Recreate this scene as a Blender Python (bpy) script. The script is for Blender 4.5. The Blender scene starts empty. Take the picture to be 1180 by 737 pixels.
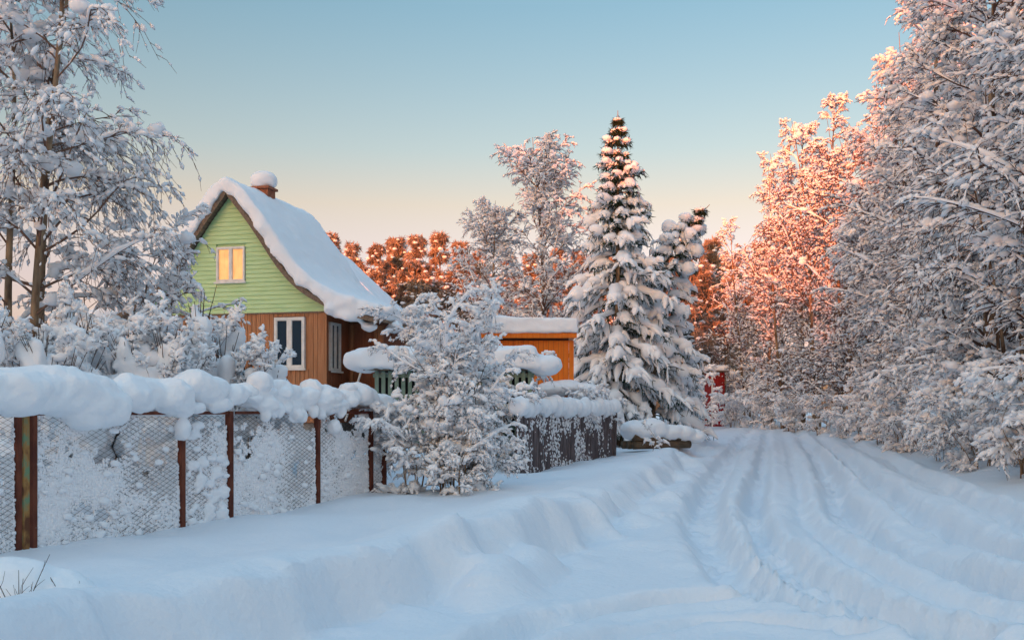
import bpy, math
import numpy as np
from mathutils import Vector, Matrix

sc = bpy.context.scene
COL = sc.collection
R = math.radians

# ------------------------------------------------------------------ camera, sky, sun, exposure
FPX, CX, HY, EYE = 1150.0, 590.0, 472.0, 1.7      # focal length in photo pixels, principal column, horizon row, eye height
cam = bpy.data.cameras.new('camera')
cam.sensor_width = 36.0
cam.lens = 36.0 * FPX / 1180.0
cam.shift_y = (HY - 368.5) / 1180.0
cam.clip_start, cam.clip_end = 0.1, 3000.0
camo = bpy.data.objects.new('camera', cam)
camo.location = (0, 0, EYE)
camo.rotation_euler = (R(90), 0, 0)
COL.objects.link(camo)
sc.camera = camo

SUN_EL = 5.0
SDX, SDY = 0.45, 0.893                              # direction the light travels on the ground
world = bpy.data.worlds.new('World')
sc.world = world
world.use_nodes = True
wn = world.node_tree
bg = wn.nodes['Background']
sky = wn.nodes.new('ShaderNodeTexSky')
sky.sky_type = 'NISHITA'
sky.sun_disc = False
sky.sun_elevation = R(SUN_EL)
sky.sun_rotation = math.atan2(-SDX, -SDY)           # azimuth of the sun, measured from +Y towards +X
sky.altitude = 100.0
sky.air_density = 1.0
sky.dust_density = 2.5
sky.ozone_density = 1.0
hs = wn.nodes.new('ShaderNodeHueSaturation')
hs.inputs['Saturation'].default_value = 1.12
wn.links.new(sky.outputs[0], hs.inputs['Color'])
# sky gain: low band warmed and dimmed, zenith boosted to brighten the ground, the same all the way round
wtc = wn.nodes.new('ShaderNodeTexCoord'); wsp = wn.nodes.new('ShaderNodeSeparateXYZ')
wrp = wn.nodes.new('ShaderNodeValToRGB'); wmx = wn.nodes.new('ShaderNodeMix')
wmx.data_type = 'RGBA'; wmx.blend_type = 'MULTIPLY'; wmx.inputs[0].default_value = 1.0
SKY_GAIN = [(.03, (.62, .47, 1.2)), (.087, (.63, .45, .66)), (.20, (.72, .455, .385)), (.25, (.585, .47, .43)), (.375, (.43, .46, .46)), (.64, (.96, .96, .92)), (.87, (1.6, 1.6, 1.5)), (1.0, (2.0, 2.0, 1.9))]
for k_, (p_, c_) in enumerate(SKY_GAIN):
    e_ = wrp.color_ramp.elements[k_] if k_ < 2 else wrp.color_ramp.elements.new(p_)
    e_.position = p_; e_.color = (c_[0] / 2, c_[1] / 2, c_[2] / 2, 1)
wsc = wn.nodes.new('ShaderNodeVectorMath'); wsc.operation = 'SCALE'; wsc.inputs['Scale'].default_value = 2.0
wn.links.new(wrp.outputs[0], wsc.inputs[0])
wn.links.new(wtc.outputs['Generated'], wsp.inputs[0]); wn.links.new(wsp.outputs[2], wrp.inputs[0])
wn.links.new(hs.outputs[0], wmx.inputs[6]); wn.links.new(wsc.outputs[0], wmx.inputs[7])
wn.links.new(wmx.outputs[2], bg.inputs[0])
bg.inputs[1].default_value = 0.15

sun = bpy.data.lights.new('sun', 'SUN')
sun.energy = 1.8
sun.color = (1.0, 0.21, 0.065)
sun.angle = R(0.5)
suno = bpy.data.objects.new('sun', sun)
ce, se = math.cos(R(SUN_EL)), math.sin(R(SUN_EL))
suno.rotation_euler = Vector((SDX * ce, SDY * ce, -se)).to_track_quat('-Z', 'Y').to_euler()
COL.objects.link(suno)

sc.view_settings.view_transform = 'Standard'
sc.view_settings.look = 'None'
sc.view_settings.gamma = 1.0
sc.view_settings.exposure = 2.12
sc.cycles.max_bounces = 8
sc.cycles.diffuse_bounces = 4

# ------------------------------------------------------------------ numeric helpers
rng = np.random.default_rng(7)
_perm = np.random.default_rng(3).permutation(256)
_perm = np.concatenate([_perm, _perm, _perm])
_val = np.random.default_rng(4).uniform(-1, 1, 256)

def vnoise(p):
    p = np.asarray(p, float)
    i = np.floor(p).astype(int); f = p - i
    f = f * f * f * (f * (f * 6 - 15) + 10)
    i &= 255
    out = 0
    for dx in (0, 1):
        wx = f[..., 0] if dx else 1 - f[..., 0]
        for dy in (0, 1):
            wy = f[..., 1] if dy else 1 - f[..., 1]
            for dz in (0, 1):
                wz = f[..., 2] if dz else 1 - f[..., 2]
                h = _perm[_perm[_perm[(i[..., 0] + dx) & 255] + ((i[..., 1] + dy) & 255)] + ((i[..., 2] + dz) & 255)]
                out = out + wx * wy * wz * _val[h]
    return out

def fbm(p, oct=4, gain=.5):
    a, s, o = 1.0, 0.0, np.asarray(p, float)
    for k in range(oct):
        s = s + a * vnoise(o)
        o = o * 2.03 + 17.3
        a *= gain
    return s

def fbm2(x, y, oct=4, gain=.5, z=0.0):
    return fbm(np.stack([x, y, np.full_like(x, z)], -1), oct, gain)

def unit(v):
    return v / np.maximum(np.linalg.norm(v, axis=-1, keepdims=True), 1e-9)

def smooth(a, b, x):
    t = np.clip((x - a) / (b - a), 0, 1)
    return t * t * (3 - 2 * t)

def at(px, py, Y):                                   # photo pixel at a known distance Y -> point
    return np.array([(px - CX) / FPX * Y, Y, EYE - (py - HY) / FPX * Y])

# ------------------------------------------------------------------ mesh helpers
class Geo:
    """collects vertices and faces of one mesh"""
    def __init__(s):
        s.v, s.q, s.t, s.n = [], [], [], 0
    def add(s, V, quads=None, tris=None):
        V = np.asarray(V, float).reshape(-1, 3)
        if quads is not None and len(quads): s.q.append(np.asarray(quads).reshape(-1, 4) + s.n)
        if tris is not None and len(tris): s.t.append(np.asarray(tris).reshape(-1, 3) + s.n)
        s.v.append(V); s.n += len(V)
        return s
    def box(s, x0, x1, y0, y1, z0, z1):
        V = [(x0,y0,z0),(x1,y0,z0),(x1,y1,z0),(x0,y1,z0),(x0,y0,z1),(x1,y0,z1),(x1,y1,z1),(x0,y1,z1)]
        return s.add(V, [(0,3,2,1),(4,5,6,7),(0,1,5,4),(1,2,6,5),(2,3,7,6),(3,0,4,7)])
    def hexa(s, V):                                  # eight corners, ordered like box
        return s.add(V, [(0,3,2,1),(4,5,6,7),(0,1,5,4),(1,2,6,5),(2,3,7,6),(3,0,4,7)])
    def mesh(s, name, mat, shade=True):
        me = bpy.data.meshes.new(name)
        V = np.concatenate(s.v)
        q = np.concatenate(s.q) if s.q else np.zeros((0, 4), int)
        t = np.concatenate(s.t) if s.t else np.zeros((0, 3), int)
        me.vertices.add(len(V)); me.vertices.foreach_set('co', V.astype(np.float32).ravel())
        loops = np.concatenate([q.ravel(), t.ravel()]).astype(np.int32)
        me.loops.add(len(loops)); me.loops.foreach_set('vertex_index', loops)
        st = np.concatenate([np.arange(len(q)) * 4, len(q) * 4 + np.arange(len(t)) * 3]).astype(np.int32)
        me.polygons.add(len(st)); me.polygons.foreach_set('loop_start', st)
        me.polygons.foreach_set('use_smooth', np.full(len(st), bool(shade)))
        me.update(calc_edges=True)
        me.materials.append(mat)
        return me

def link(name, me, parent=None, loc=(0, 0, 0), rz=0.0):
    o = bpy.data.objects.new(name, me)
    COL.objects.link(o)
    o.location = loc; o.rotation_euler = (0, 0, rz)
    if parent is not None: o.parent = parent
    return o

def tag(o, label=None, cat=None, group=None, kind=None):
    if label: o['label'] = label
    if cat: o['category'] = cat
    if group: o['group'] = group
    if kind: o['kind'] = kind
    return o

def thing(name, label, cat, loc=(0, 0, 0), rz=0.0, group=None):
    return tag(link(name, None, None, loc, rz), label, cat, group)

def tubes(P, Rd, sides=3, up=0.0, flat=1.0):
    """P (N,K,3) polylines, Rd (N,K) radii -> vertices, quads. up: lift the centre line by up*radius"""
    N, K, _ = P.shape
    T = unit(np.gradient(P, axis=1))
    ref = np.zeros_like(T); ref[..., 2] = 1
    vert = np.abs(T[..., 2]) > .95
    ref[vert] = (1, 0, 0)
    A = unit(np.cross(T, ref)); B = np.cross(A, T)
    th = np.arange(sides) * 2 * math.pi / sides
    C = P.copy(); C[..., 2] += up * Rd
    V = C[:, :, None] + Rd[:, :, None, None] * (np.cos(th)[None, None, :, None] * A[:, :, None] + flat * np.sin(th)[None, None, :, None] * B[:, :, None])
    idx = np.arange(N * K * sides).reshape(N, K, sides)
    a = idx[:, :-1]; b = idx[:, 1:]
    q = np.stack([a, np.roll(a, -1, 2), np.roll(b, -1, 2), b], -1).reshape(-1, 4)
    return V.reshape(-1, 3), q

def ico(sub):
    g = (1 + 5 ** .5) / 2
    V = [(-1,g,0),(1,g,0),(-1,-g,0),(1,-g,0),(0,-1,g),(0,1,g),(0,-1,-g),(0,1,-g),(g,0,-1),(g,0,1),(-g,0,-1),(-g,0,1)]
    F = [(0,11,5),(0,5,1),(0,1,7),(0,7,10),(0,10,11),(1,5,9),(5,11,4),(11,10,2),(10,7,6),(7,1,8),(3,9,4),(3,4,2),(3,2,6),(3,6,8),(3,8,9),(4,9,5),(2,4,11),(6,2,10),(8,6,7),(9,8,1)]
    V = [np.array(v, float) / np.linalg.norm(v) for v in V]
    for _ in range(sub):
        mid, G = {}, []
        def m(a, b):
            k = (min(a, b), max(a, b))
            if k not in mid:
                w = V[a] + V[b]; V.append(w / np.linalg.norm(w)); mid[k] = len(V) - 1
            return mid[k]
        for a, b, c in F:
            x, y, z = m(a, b), m(b, c), m(c, a)
            G += [(a, x, z), (b, y, x), (c, z, y), (x, y, z)]
        F = G
    return np.array(V), np.array(F)
ICO = [ico(k) for k in range(4)]
ICO.append((np.array([(1,0,0),(-1,0,0),(0,1,0),(0,-1,0),(0,0,1),(0,0,-1)], float), np.array([(0,2,4),(2,1,4),(1,3,4),(3,0,4),(2,0,5),(1,2,5),(3,1,5),(0,3,5)])))   # 4: octahedron

def blobs(C, S, sub=1, noise=.18, freq=1.4, tilt=None, seed=0):
    """lumpy ellipsoids at centres C (N,3) with half sizes S (N,3); tilt: per-blob axis the local z follows"""
    V0, F0 = ICO[sub]
    C = np.asarray(C, float); S = np.broadcast_to(np.asarray(S, float), C.shape)
    r = np.random.default_rng(seed)
    off = r.uniform(0, 200, (len(C), 1, 3))
    U = np.broadcast_to(V0, (len(C),) + V0.shape)
    n = vnoise(U * freq + off) + .45 * vnoise(U * freq * 2.3 + off)
    V = U * (1 + noise * n)[..., None]
    a = r.uniform(0, 2 * math.pi, len(C)); ca, sa = np.cos(a)[:, None], np.sin(a)[:, None]
    V = V * S[:, None]
    if tilt is not None:
        z = unit(np.asarray(tilt, float)); x = unit(np.cross(z, np.array([.31, .95, .02]))); y = np.cross(z, x)
        V = V[..., 0:1] * x[:, None] + V[..., 1:2] * y[:, None] + V[..., 2:3] * z[:, None]
    else:
        V = np.stack([V[..., 0] * ca - V[..., 1] * sa, V[..., 0] * sa + V[..., 1] * ca, V[..., 2]], -1)
    V = V + C[:, None]
    F = (F0[None] + (np.arange(len(C)) * len(V0))[:, None, None]).reshape(-1, 3)
    return V.reshape(-1, 3), F

def snow_solid(name, geo, voxel, it, amp=0.0, freq=1.0, mat=None):
    """closed pieces fused to one soft body of snow"""
    me = geo.mesh('tmp', mat)
    o = bpy.data.objects.new('tmp', me); COL.objects.link(o)
    m = o.modifiers.new('r', 'REMESH'); m.mode = 'VOXEL'; m.voxel_size = voxel; m.adaptivity = 0
    m2 = o.modifiers.new('s', 'SMOOTH'); m2.factor = .5; m2.iterations = it
    dg = bpy.context.evaluated_depsgraph_get(); dg.update()
    out = bpy.data.meshes.new_from_object(o.evaluated_get(dg), depsgraph=dg)
    bpy.data.objects.remove(o); bpy.data.meshes.remove(me)
    n = len(out.vertices)
    if amp and n:
        co = np.zeros(n * 3, np.float32); out.vertices.foreach_get('co', co)
        no = np.zeros(n * 3, np.float32); out.vertex_normals.foreach_get('vector', no)
        co = co.reshape(-1, 3); no = no.reshape(-1, 3)
        co = co + no * (amp * fbm(co * freq, 3) + min(amp * .3, .012) * fbm(co * freq * 5.5 + 3, 2))[:, None]
        out.vertices.foreach_set('co', co.astype(np.float32).ravel())
    out.polygons.foreach_set('use_smooth', np.ones(len(out.polygons), bool))
    out.name = name
    out.materials.clear(); out.materials.append(mat)
    out.update()
    return out

# ------------------------------------------------------------------ materials
def mat(name, col, rough=.7, spec=.3, col2=None, scale=6.0, bump=0.0, bscale=20.0, stretch=(1, 1, 1), detail=4, contrast=(.35, .65), col3=None):
    m = bpy.data.materials.new(name); m.use_nodes = True
    nt = m.node_tree; b = nt.nodes['Principled BSDF']
    b.inputs['Roughness'].default_value = rough
    b.inputs['Specular IOR Level'].default_value = spec
    b.inputs['Base Color'].default_value = (*col, 1)
    tc = nt.nodes.new('ShaderNodeTexCoord'); mp = nt.nodes.new('ShaderNodeMapping')
    mp.inputs['Scale'].default_value = stretch
    nt.links.new(tc.outputs['Object'], mp.inputs[0])
    if col2:
        n = nt.nodes.new('ShaderNodeTexNoise'); n.inputs['Scale'].default_value = scale; n.inputs['Detail'].default_value = detail
        r = nt.nodes.new('ShaderNodeValToRGB')
        r.color_ramp.elements[0].position, r.color_ramp.elements[1].position = contrast
        r.color_ramp.elements[0].color = (*col, 1); r.color_ramp.elements[1].color = (*col2, 1)
        if col3:
            e = r.color_ramp.elements.new(min(.99, contrast[1] + .08)); e.color = (*col3, 1)
        nt.links.new(mp.outputs[0], n.inputs[0]); nt.links.new(n.outputs[0], r.inputs[0]); nt.links.new(r.outputs[0], b.inputs['Base Color'])
    if bump:
        n2 = nt.nodes.new('ShaderNodeTexNoise'); n2.inputs['Scale'].default_value = bscale; n2.inputs['Detail'].default_value = 5
        bp = nt.nodes.new('ShaderNodeBump'); bp.inputs['Strength'].default_value = bump; bp.inputs['Distance'].default_value = .02
        nt.links.new(mp.outputs[0], n2.inputs[0]); nt.links.new(n2.outputs[0], bp.inputs['Height']); nt.links.new(bp.outputs[0], b.inputs['Normal'])
    return m

M = {}
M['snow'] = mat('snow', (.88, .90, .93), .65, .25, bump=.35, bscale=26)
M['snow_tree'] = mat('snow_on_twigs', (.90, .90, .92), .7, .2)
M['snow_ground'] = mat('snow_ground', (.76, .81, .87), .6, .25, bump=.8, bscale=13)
M['bark'] = mat('bark', (.09, .06, .042), .9, .1, (.40, .28, .18), 5, .6, 25, (1, 1, .35))
M['twig'] = mat('twig', (.085, .058, .048), .9, .1)
M['near_twig'] = mat('near_twig', (.115, .072, .058), .9, .1)
M['birch_twig'] = mat('birch_twig', (.19, .115, .085), .9, .1)
M['needle'] = mat('needle', (.018, .035, .014), .8, .2, (.035, .055, .025), 3)
M['pine_needle'] = mat('pine_needle', (.24, .17, .12), .85, .1, (.46, .36, .28), 1.5)
M['green'] = mat('green_paint', (.46, .66, .33), .55, .3, (.54, .73, .41), 2.5, .15, 30, (1, 1, 6))
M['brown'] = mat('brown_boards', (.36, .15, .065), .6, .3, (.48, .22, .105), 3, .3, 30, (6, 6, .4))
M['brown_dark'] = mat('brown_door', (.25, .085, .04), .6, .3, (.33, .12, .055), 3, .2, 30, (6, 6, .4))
M['rake'] = mat('weathered_board', (.14, .10, .075), .85, .2, (.25, .19, .14), 4, .4, 30, (5, 1, 5))
M['white'] = mat('white_paint', (.78, .77, .74), .5, .4, (.66, .64, .60), 8)
M['brick'] = mat('brick', (.26, .09, .05), .9, .2, (.36, .15, .09), 12, .3, 40)
M['plinth'] = mat('plinth', (.22, .21, .20), .95, .2, (.30, .29, .27), 6, .4, 20)
M['rust'] = mat('rusty_iron', (.085, .022, .014), .8, .3, (.17, .05, .026), 9, .4, 40, (1, 1, .4))
M['rust_yellow'] = mat('peeling_paint_iron', (.12, .045, .02), .75, .3, (.36, .19, .06), 7, .4, 40, (1, 1, .5), 5, (.40, .52), (.16, .26, .15))
M['wire'] = mat('wire', (.055, .048, .045), .6, .5)
M['orange'] = mat('orange_boards', (.68, .15, .008), .55, .3, (.74, .20, .015), 3, .2, 30, (5, 5, .4))
M['shed_dark'] = mat('shed_boards_dark', (.10, .05, .03), .8, .2, (.15, .07, .04), 5)
M['slat'] = mat('pale_green_slat', (.16, .24, .19), .7, .2, (.24, .32, .26), 5)
M['fence_wood'] = mat('old_plank', (.075, .055, .055), .9, .15, (.19, .15, .15), 5, .5, 30, (4, 4, .5))
M['log'] = mat('log', (.11, .075, .05), .9, .1, (.17, .12, .08), 5)
M['red'] = mat('red_boards', (.30, .02, .02), .7, .2, (.22, .015, .015), 4)
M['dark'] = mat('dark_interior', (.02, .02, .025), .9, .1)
M['shade_forest'] = mat('shade_forest_green', (.02, .035, .018), .9, .1)

def glass(name, col, rough=.04):
    m = mat(name, col, rough, 1.0)
    return m
M['pane'] = glass('window_glass', (.03, .05, .075))
def glow_sheet():  # emission paints the sunset sky mirrored in the upper window
    m = mat('painted_sky_glow', (.8, .55, .3), .8, .2)
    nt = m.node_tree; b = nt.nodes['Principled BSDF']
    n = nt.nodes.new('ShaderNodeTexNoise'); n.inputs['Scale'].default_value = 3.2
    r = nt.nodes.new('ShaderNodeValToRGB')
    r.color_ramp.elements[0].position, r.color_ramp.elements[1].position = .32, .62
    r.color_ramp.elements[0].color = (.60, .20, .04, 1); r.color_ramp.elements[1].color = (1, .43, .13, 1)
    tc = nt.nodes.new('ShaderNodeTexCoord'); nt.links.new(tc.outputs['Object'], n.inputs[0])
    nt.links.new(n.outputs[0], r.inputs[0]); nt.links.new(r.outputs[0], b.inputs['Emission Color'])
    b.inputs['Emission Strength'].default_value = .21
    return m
M['glow_sheet'] = glow_sheet()
def clear_glass():
    m = mat('clear_glass', (1, 1, 1), .02, .5)
    b = m.node_tree.nodes['Principled BSDF']; b.inputs['Transmission Weight'].default_value = 1; b.inputs['IOR'].default_value = 1.1
    return m
M['clear'] = clear_glass()

# ------------------------------------------------------------------ the lie of the land
def road_centre(Y):
    d = np.maximum(np.minimum(Y, 95) - 40, 0)
    return .235 * Y + 1 - .004 * d * d - np.maximum(Y - 95, 0) * .44

def catmull(pts, n=8):
    P = np.asarray(pts, float)
    P = np.vstack([2 * P[0] - P[1], P, 2 * P[-1] - P[-2]])
    out = []
    for i in range(1, len(P) - 2):
        for t in np.linspace(0, 1, n, endpoint=False):
            a, b, c, d = P[i-1:i+3]
            out.append(.5 * ((2*b) + (c-a)*t + (2*a-5*b+4*c-d)*t*t + (3*b-a-3*c+d)*t**3))
    out.append(P[-2])
    return np.array(out)

def ground_px(pts):
    out = []
    for x, y in pts:
        Y = FPX * EYE / (y - HY)
        out.append(((x - CX) / FPX * Y, Y))
    return out

# wheel tracks read off the photograph (pixel polylines on the road plane), half width, depth
RUTS = [   # centre line, half width, depth, height of the shoulder beside it
    ([(866,496),(850,516),(822,560),(812,596),(826,636),(878,680),(960,708),(1090,745)], .32, .22, .05),
    ([(884,496),(880,530),(868,585),(876,620),(922,662),(1010,704),(1120,740)], .22, .20, .07),
    ([(912,496),(944,532),(964,580),(1000,618),(1064,654),(1180,697),(1290,730)], .26, .24, .09),
    ([(930,497),(990,545),(1062,598),(1180,655),(1300,705)], .26, .20, .10),
    ([(950,497),(1046,545),(1180,606),(1290,650)], .32, .18, .10),
    ([(540,765),(640,722),(720,702),(820,692),(930,704),(1040,730)], .20, .13, .05),
    ([(640,775),(730,735),(810,716),(900,722),(1000,745)], .15, .09, .04),
    ([(900,497),(915,540),(925,590),(955,630),(1040,680),(1180,722)], .14, .06, .02),
]
def seg_dist(X, Y, L):
    best = np.full(X.shape, 1e9)
    for (x0, y0), (x1, y1) in zip(L[:-1], L[1:]):
        dx, dy = x1 - x0, y1 - y0
        t = np.clip(((X - x0) * dx + (Y - y0) * dy) / (dx * dx + dy * dy + 1e-12), 0, 1)
        best = np.minimum(best, np.hypot(X - x0 - t * dx, Y - y0 - t * dy))
    return best

CR_Y = np.array([-30, 3, 5.7, 7.75, 9, 10.8, 13.4, 24, 40, 70, 100])
CR_S = np.array([-5.6, -5.4, -5.1, -4.6, -4.1, -3.75, -3.5, -3.45, -3.5, -3.6, -3.8])

def height(X, Y, ruts=True):
    X = np.asarray(X, float); Y = np.asarray(Y, float)
    s = X - road_centre(Y)
    cr = np.interp(Y, CR_Y, CR_S) + .14 * fbm2(X * .0 + 3, Y * .45, 2)
    # road bed
    h = .05 * fbm2(X * .35, Y * .22, 3) + .018 * fbm2(X * 1.6, Y * 1.1, 3)
    h += .03 * np.exp(-((s - .2) / .8) ** 2)
    h += .005 * np.maximum(Y - 25, 0) * (Y < 1e9)
    if ruts:
        near = (Y > 2) & (Y < 100) & (np.abs(s) < 12)
        xs, ys = X[near], Y[near]
        add = np.zeros(xs.shape)
        wob = .06 * fbm2(xs * .9, ys * .6, 3)
        for pts, w, d, sh in RUTS:
            L = catmull(ground_px(pts), 7)
            D = np.abs(seg_dist(xs, ys, L) + wob)
            mod = 1 + .35 * fbm2(xs * 1.5 + d * 70, ys * .8, 3)
            crumb = .30 * d * fbm2(xs * 6.0, ys * 4.5, 3) * np.exp(-(D / (w * 1.6)) ** 2)
            far_ = (1 - .35 * smooth(22, 45, ys)) * (1 + .2 * smooth(24, 12, ys))
            add += crumb - d * far_ * mod * np.exp(-(D / w) ** 5) + sh * far_ * mod * np.exp(-((D - w * 1.75) / (w * .7)) ** 2)
        edge = smooth(-4, -3, s[near]) 
        hh = h[near]; hh += add * edge; h[near] = hh
    # left bank thrown up by the plough
    e = s - cr                                                  # >0 towards the road
    slump = .15 * fbm2(e * .8 + 5 + Y * .45, Y * 1.0, 3) + .09 * fbm2(e * 1.4 + 5 + Y * .8, Y * 2.2, 3)
    crest = np.interp(Y, [5, 9, 14, 20], [.58, .50, .42, .36]) + .10 * fbm2(X * .0 + 9, Y * .5, 3)
    face = smooth(.66 + slump * 1.15, .26 + slump * .95, e)
    chunk = np.maximum(fbm2(X * 1.05 + 31, Y * 1.05, 2) - .25, 0) * .32 * np.exp(-((e - .75) / .55) ** 2)
    h = h * (1 - face) + (crest + .13 * np.exp(-((e + .05) / .42) ** 2)) * face + chunk
    h += .07 * smooth(.25, .9, fbm2(e * 1.1, Y * 2.4 + e * .9, 2)) * np.exp(-((e - .5) / .5) ** 2)
    back = smooth(-.3, -2.6, e)
    hollow = .12 + .10 * smooth(13, 18, Y) - .10 * np.exp(-((Y - 9) / 3.2) ** 2)
    h = np.where(e < 0, h * (1 - back) + (hollow + .05 * fbm2(X * .5, Y * .5, 3)) * back, h)
    h = np.where(e < 0, h + .05 * fbm2(X * .9, Y * .9 + 40, 3) * smooth(0, -.6, e), h)
    # yard behind the fences
    fx = np.interp(Y, [0, 11.5, 18, 22.6, 31, 60], [-11.1, -5.6, -2.5, .1, 3.1, 8])
    yard = smooth(.2, 1.5, (fx - X) * .9)
    h = np.where(e < 0, h * (1 - yard) + (.85 + .12 * fbm2(X * .3, Y * .3, 3)) * yard, h)
    # right verge
    v = smooth(4.3, 6.4, s)
    lump = .16 * fbm2(X * .8 + 50, Y * .6, 4) + .10 * np.abs(fbm2(X * 1.7, Y * 1.3 + 9, 3))
    h = np.where(s > 2.5, h * (1 - v) + (.36 + lump + .012 * np.clip(s - 6, 0, 40)) * v, h)
    h += .1 * fbm2(X * .05, Y * .05, 2) * smooth(60, 120, Y)
    return h

def hz(x, y):
    return float(height(np.array([x]), np.array([y]), False)[0])

def build_ground():
    cs = np.concatenate([-np.geomspace(400, 9.6, 60), np.arange(-9.5, -5.5, .11), np.arange(-5.5, 5.6, .064), np.arange(5.6, 8.6, .1), np.geomspace(8.7, 400, 55)])
    ys = np.concatenate([np.linspace(-60, 2.5, 18), np.arange(3.0, 5.5, .12), np.exp(np.arange(math.log(5.5), math.log(30), .0072)), np.geomspace(30.1, 900, 100)])
    S, Yg = np.meshgrid(cs, ys)
    Xg = S + road_centre(Yg)
    far = Yg > 150
    Z = height(Xg.ravel(), Yg.ravel()).reshape(Xg.shape)
    V = np.stack([Xg, Yg, Z], -1)
    nr, nc = Xg.shape
    crest = np.interp(ys, CR_Y, CR_S)
    idx = np.arange(nr * nc).reshape(nr, nc)
    Q = np.stack([idx[:-1, :-1], idx[:-1, 1:], idx[1:, 1:], idx[1:, :-1]], -1)
    sm = (S[:-1, :-1] + S[1:, 1:]) / 2
    cm = ((crest[:-1] + crest[1:]) / 2)[:, None]
    is_road = (sm > cm + 1.0) & (sm < 4.4)
    is_bank = (sm <= cm + 1.0) & (sm > cm - 1.2)
    # one common set of normals keeps the joins between the sheets invisible
    dZx = np.gradient(V, axis=1); dZy = np.gradient(V, axis=0)
    Nn = unit(np.cross(dZx, dZy)).reshape(-1, 3)
    Vf = V.reshape(-1, 3)
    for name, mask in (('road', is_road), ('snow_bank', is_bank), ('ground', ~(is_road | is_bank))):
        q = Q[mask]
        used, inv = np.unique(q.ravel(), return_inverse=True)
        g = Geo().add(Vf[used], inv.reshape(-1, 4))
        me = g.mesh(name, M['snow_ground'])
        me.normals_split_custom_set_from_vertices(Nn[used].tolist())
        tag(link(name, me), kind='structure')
build_ground()

# ------------------------------------------------------------------ trees
def kids(P, r, Mn, s0, s1, L, ang, droop, K=4, up=0.0, fall=.45, wig=.05, squash=.6, spow=1.0):
    """Mn child twigs on each parent polyline; L is (N,) or a function of the position along the parent"""
    N, Kp, _ = P.shape
    s = s0 + (s1 - s0) * r.uniform(0, 1, (N, Mn)) ** spow
    x = s * (Kp - 1); i = np.minimum(x.astype(int), Kp - 2); f = (x - i)[..., None]
    n = np.arange(N)[:, None]
    base = P[n, i] * (1 - f) + P[n, i + 1] * f
    T = unit(P[n, i + 1] - P[n, i])
    q = r.normal(size=(N, Mn, 3)); q -= (q * T).sum(-1, keepdims=True) * T
    q[..., 2] *= squash; q = unit(q)
    a = np.radians(r.normal(ang, ang * .18, (N, Mn)))[..., None]
    d = np.cos(a) * T + np.sin(a) * q
    d[..., 2] += up; d = unit(d)
    Ls = (L(s) if callable(L) else np.asarray(L)[:, None] * (1 - fall * s)) * r.uniform(.55, 1.2, (N, Mn))
    u = np.linspace(0, 1, K)[None, None, :, None]
    Lk = Ls[..., None, None]
    C = base[:, :, None] + d[:, :, None] * Lk * u
    w = unit(r.normal(size=(N, Mn, 1, 3)))
    C = C + w * wig * Lk * np.sin(u * math.pi * 1.5)
    dr = (droop * r.uniform(.4, 1.5, (N, Mn)))[..., None]
    C[..., 2] -= dr * Ls[..., None] * np.linspace(0, 1, K)[None, None] ** 2
    return C.reshape(-1, K, 3), Ls.ravel(), s.ravel()

def taper(N, K, r0, r1):
    r0 = np.broadcast_to(r0, (N,))[:, None]; r1 = np.broadcast_to(r1, (N,))[:, None]
    u = np.linspace(0, 1, K)[None]
    return r0 * (1 - u) + r1 * u

def snow_on(g, P, rad, r, keep=1.0, sides=5, K=4, flat=.8, up=.75, s0=0.0):
    """lumpy ridge of snow lying along the top of each twig"""
    if keep < 1: 
        k = r.uniform(size=len(P)) < keep
        P = P[k]; rad = rad[k] if np.ndim(rad) else rad
    N, Kp, _ = P.shape
    u = np.linspace(s0, 1.0, K)
    x = u * (Kp - 1); i = np.minimum(x.astype(int), Kp - 2); f = (x - i)[None, :, None]
    C = P[:, i] * (1 - f) + P[:, i + 1] * f
    prof = np.sin(np.linspace(.10, .93, K) * math.pi) ** .6
    T = unit(P[:, -1] - P[:, 0])
    lie = .45 + .55 * np.sqrt(np.clip(1 - T[:, 2] ** 2, 0, 1))
    Rd = np.broadcast_to(rad, (N,))[:, None] * prof[None] * r.uniform(.6, 1.35, (N, K)) * lie[:, None]
    Rd[:, 0] *= .5; Rd[:, -1] *= .45
    V, q = tubes(C, Rd, sides, up, flat)
    g.add(V, q)
    # end caps
    n0 = np.arange(N) * K * sides
    for st in (n0, n0 + (K - 1) * sides):
        for j in range(1, sides - 1):
            g.t.append(np.stack([st, st + j, st + j + 1], -1) + g.n - len(V))

def lumps_on(g, P, n, rad, r, sub=0, long=1.9, keep=1.0, s0=.1, seed=0):
    """n loose lumps of snow sitting on each twig"""
    N, Kp, _ = P.shape
    rad = np.broadcast_to(rad, (N,))
    u = s0 + (1 - s0) * (np.arange(n)[None] + r.uniform(.1, .9, (N, n))) / n
    x = u * (Kp - 1); i = np.minimum(x.astype(int), Kp - 2); f = (x - i)[..., None]
    nn = np.arange(N)[:, None]
    C = P[nn, i] * (1 - f) + P[nn, i + 1] * f
    T = unit(P[nn, i + 1] - P[nn, i])
    lie = .5 + .5 * np.sqrt(np.clip(1 - T[..., 2] ** 2, 0, 1))
    q = rad[:, None] * r.uniform(.45, 1.35, (N, n)) * lie
    m = r.uniform(size=(N, n)) < keep
    C, T, q = C[m], T[m], q[m]
    C = C + np.array([0, 0, 1.0]) * (q * .65)[:, None]
    S = np.stack([q * r.uniform(.8, 1.1, len(q)), q * r.uniform(.75, 1.05, len(q)), q * long * r.uniform(.7, 1.35, len(q))], -1)
    V, F = blobs(C, S, sub, .22 if sub else .30, 1.5, T + r.normal(0, .12, T.shape), seed)
    g.add(V, None, F)

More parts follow.
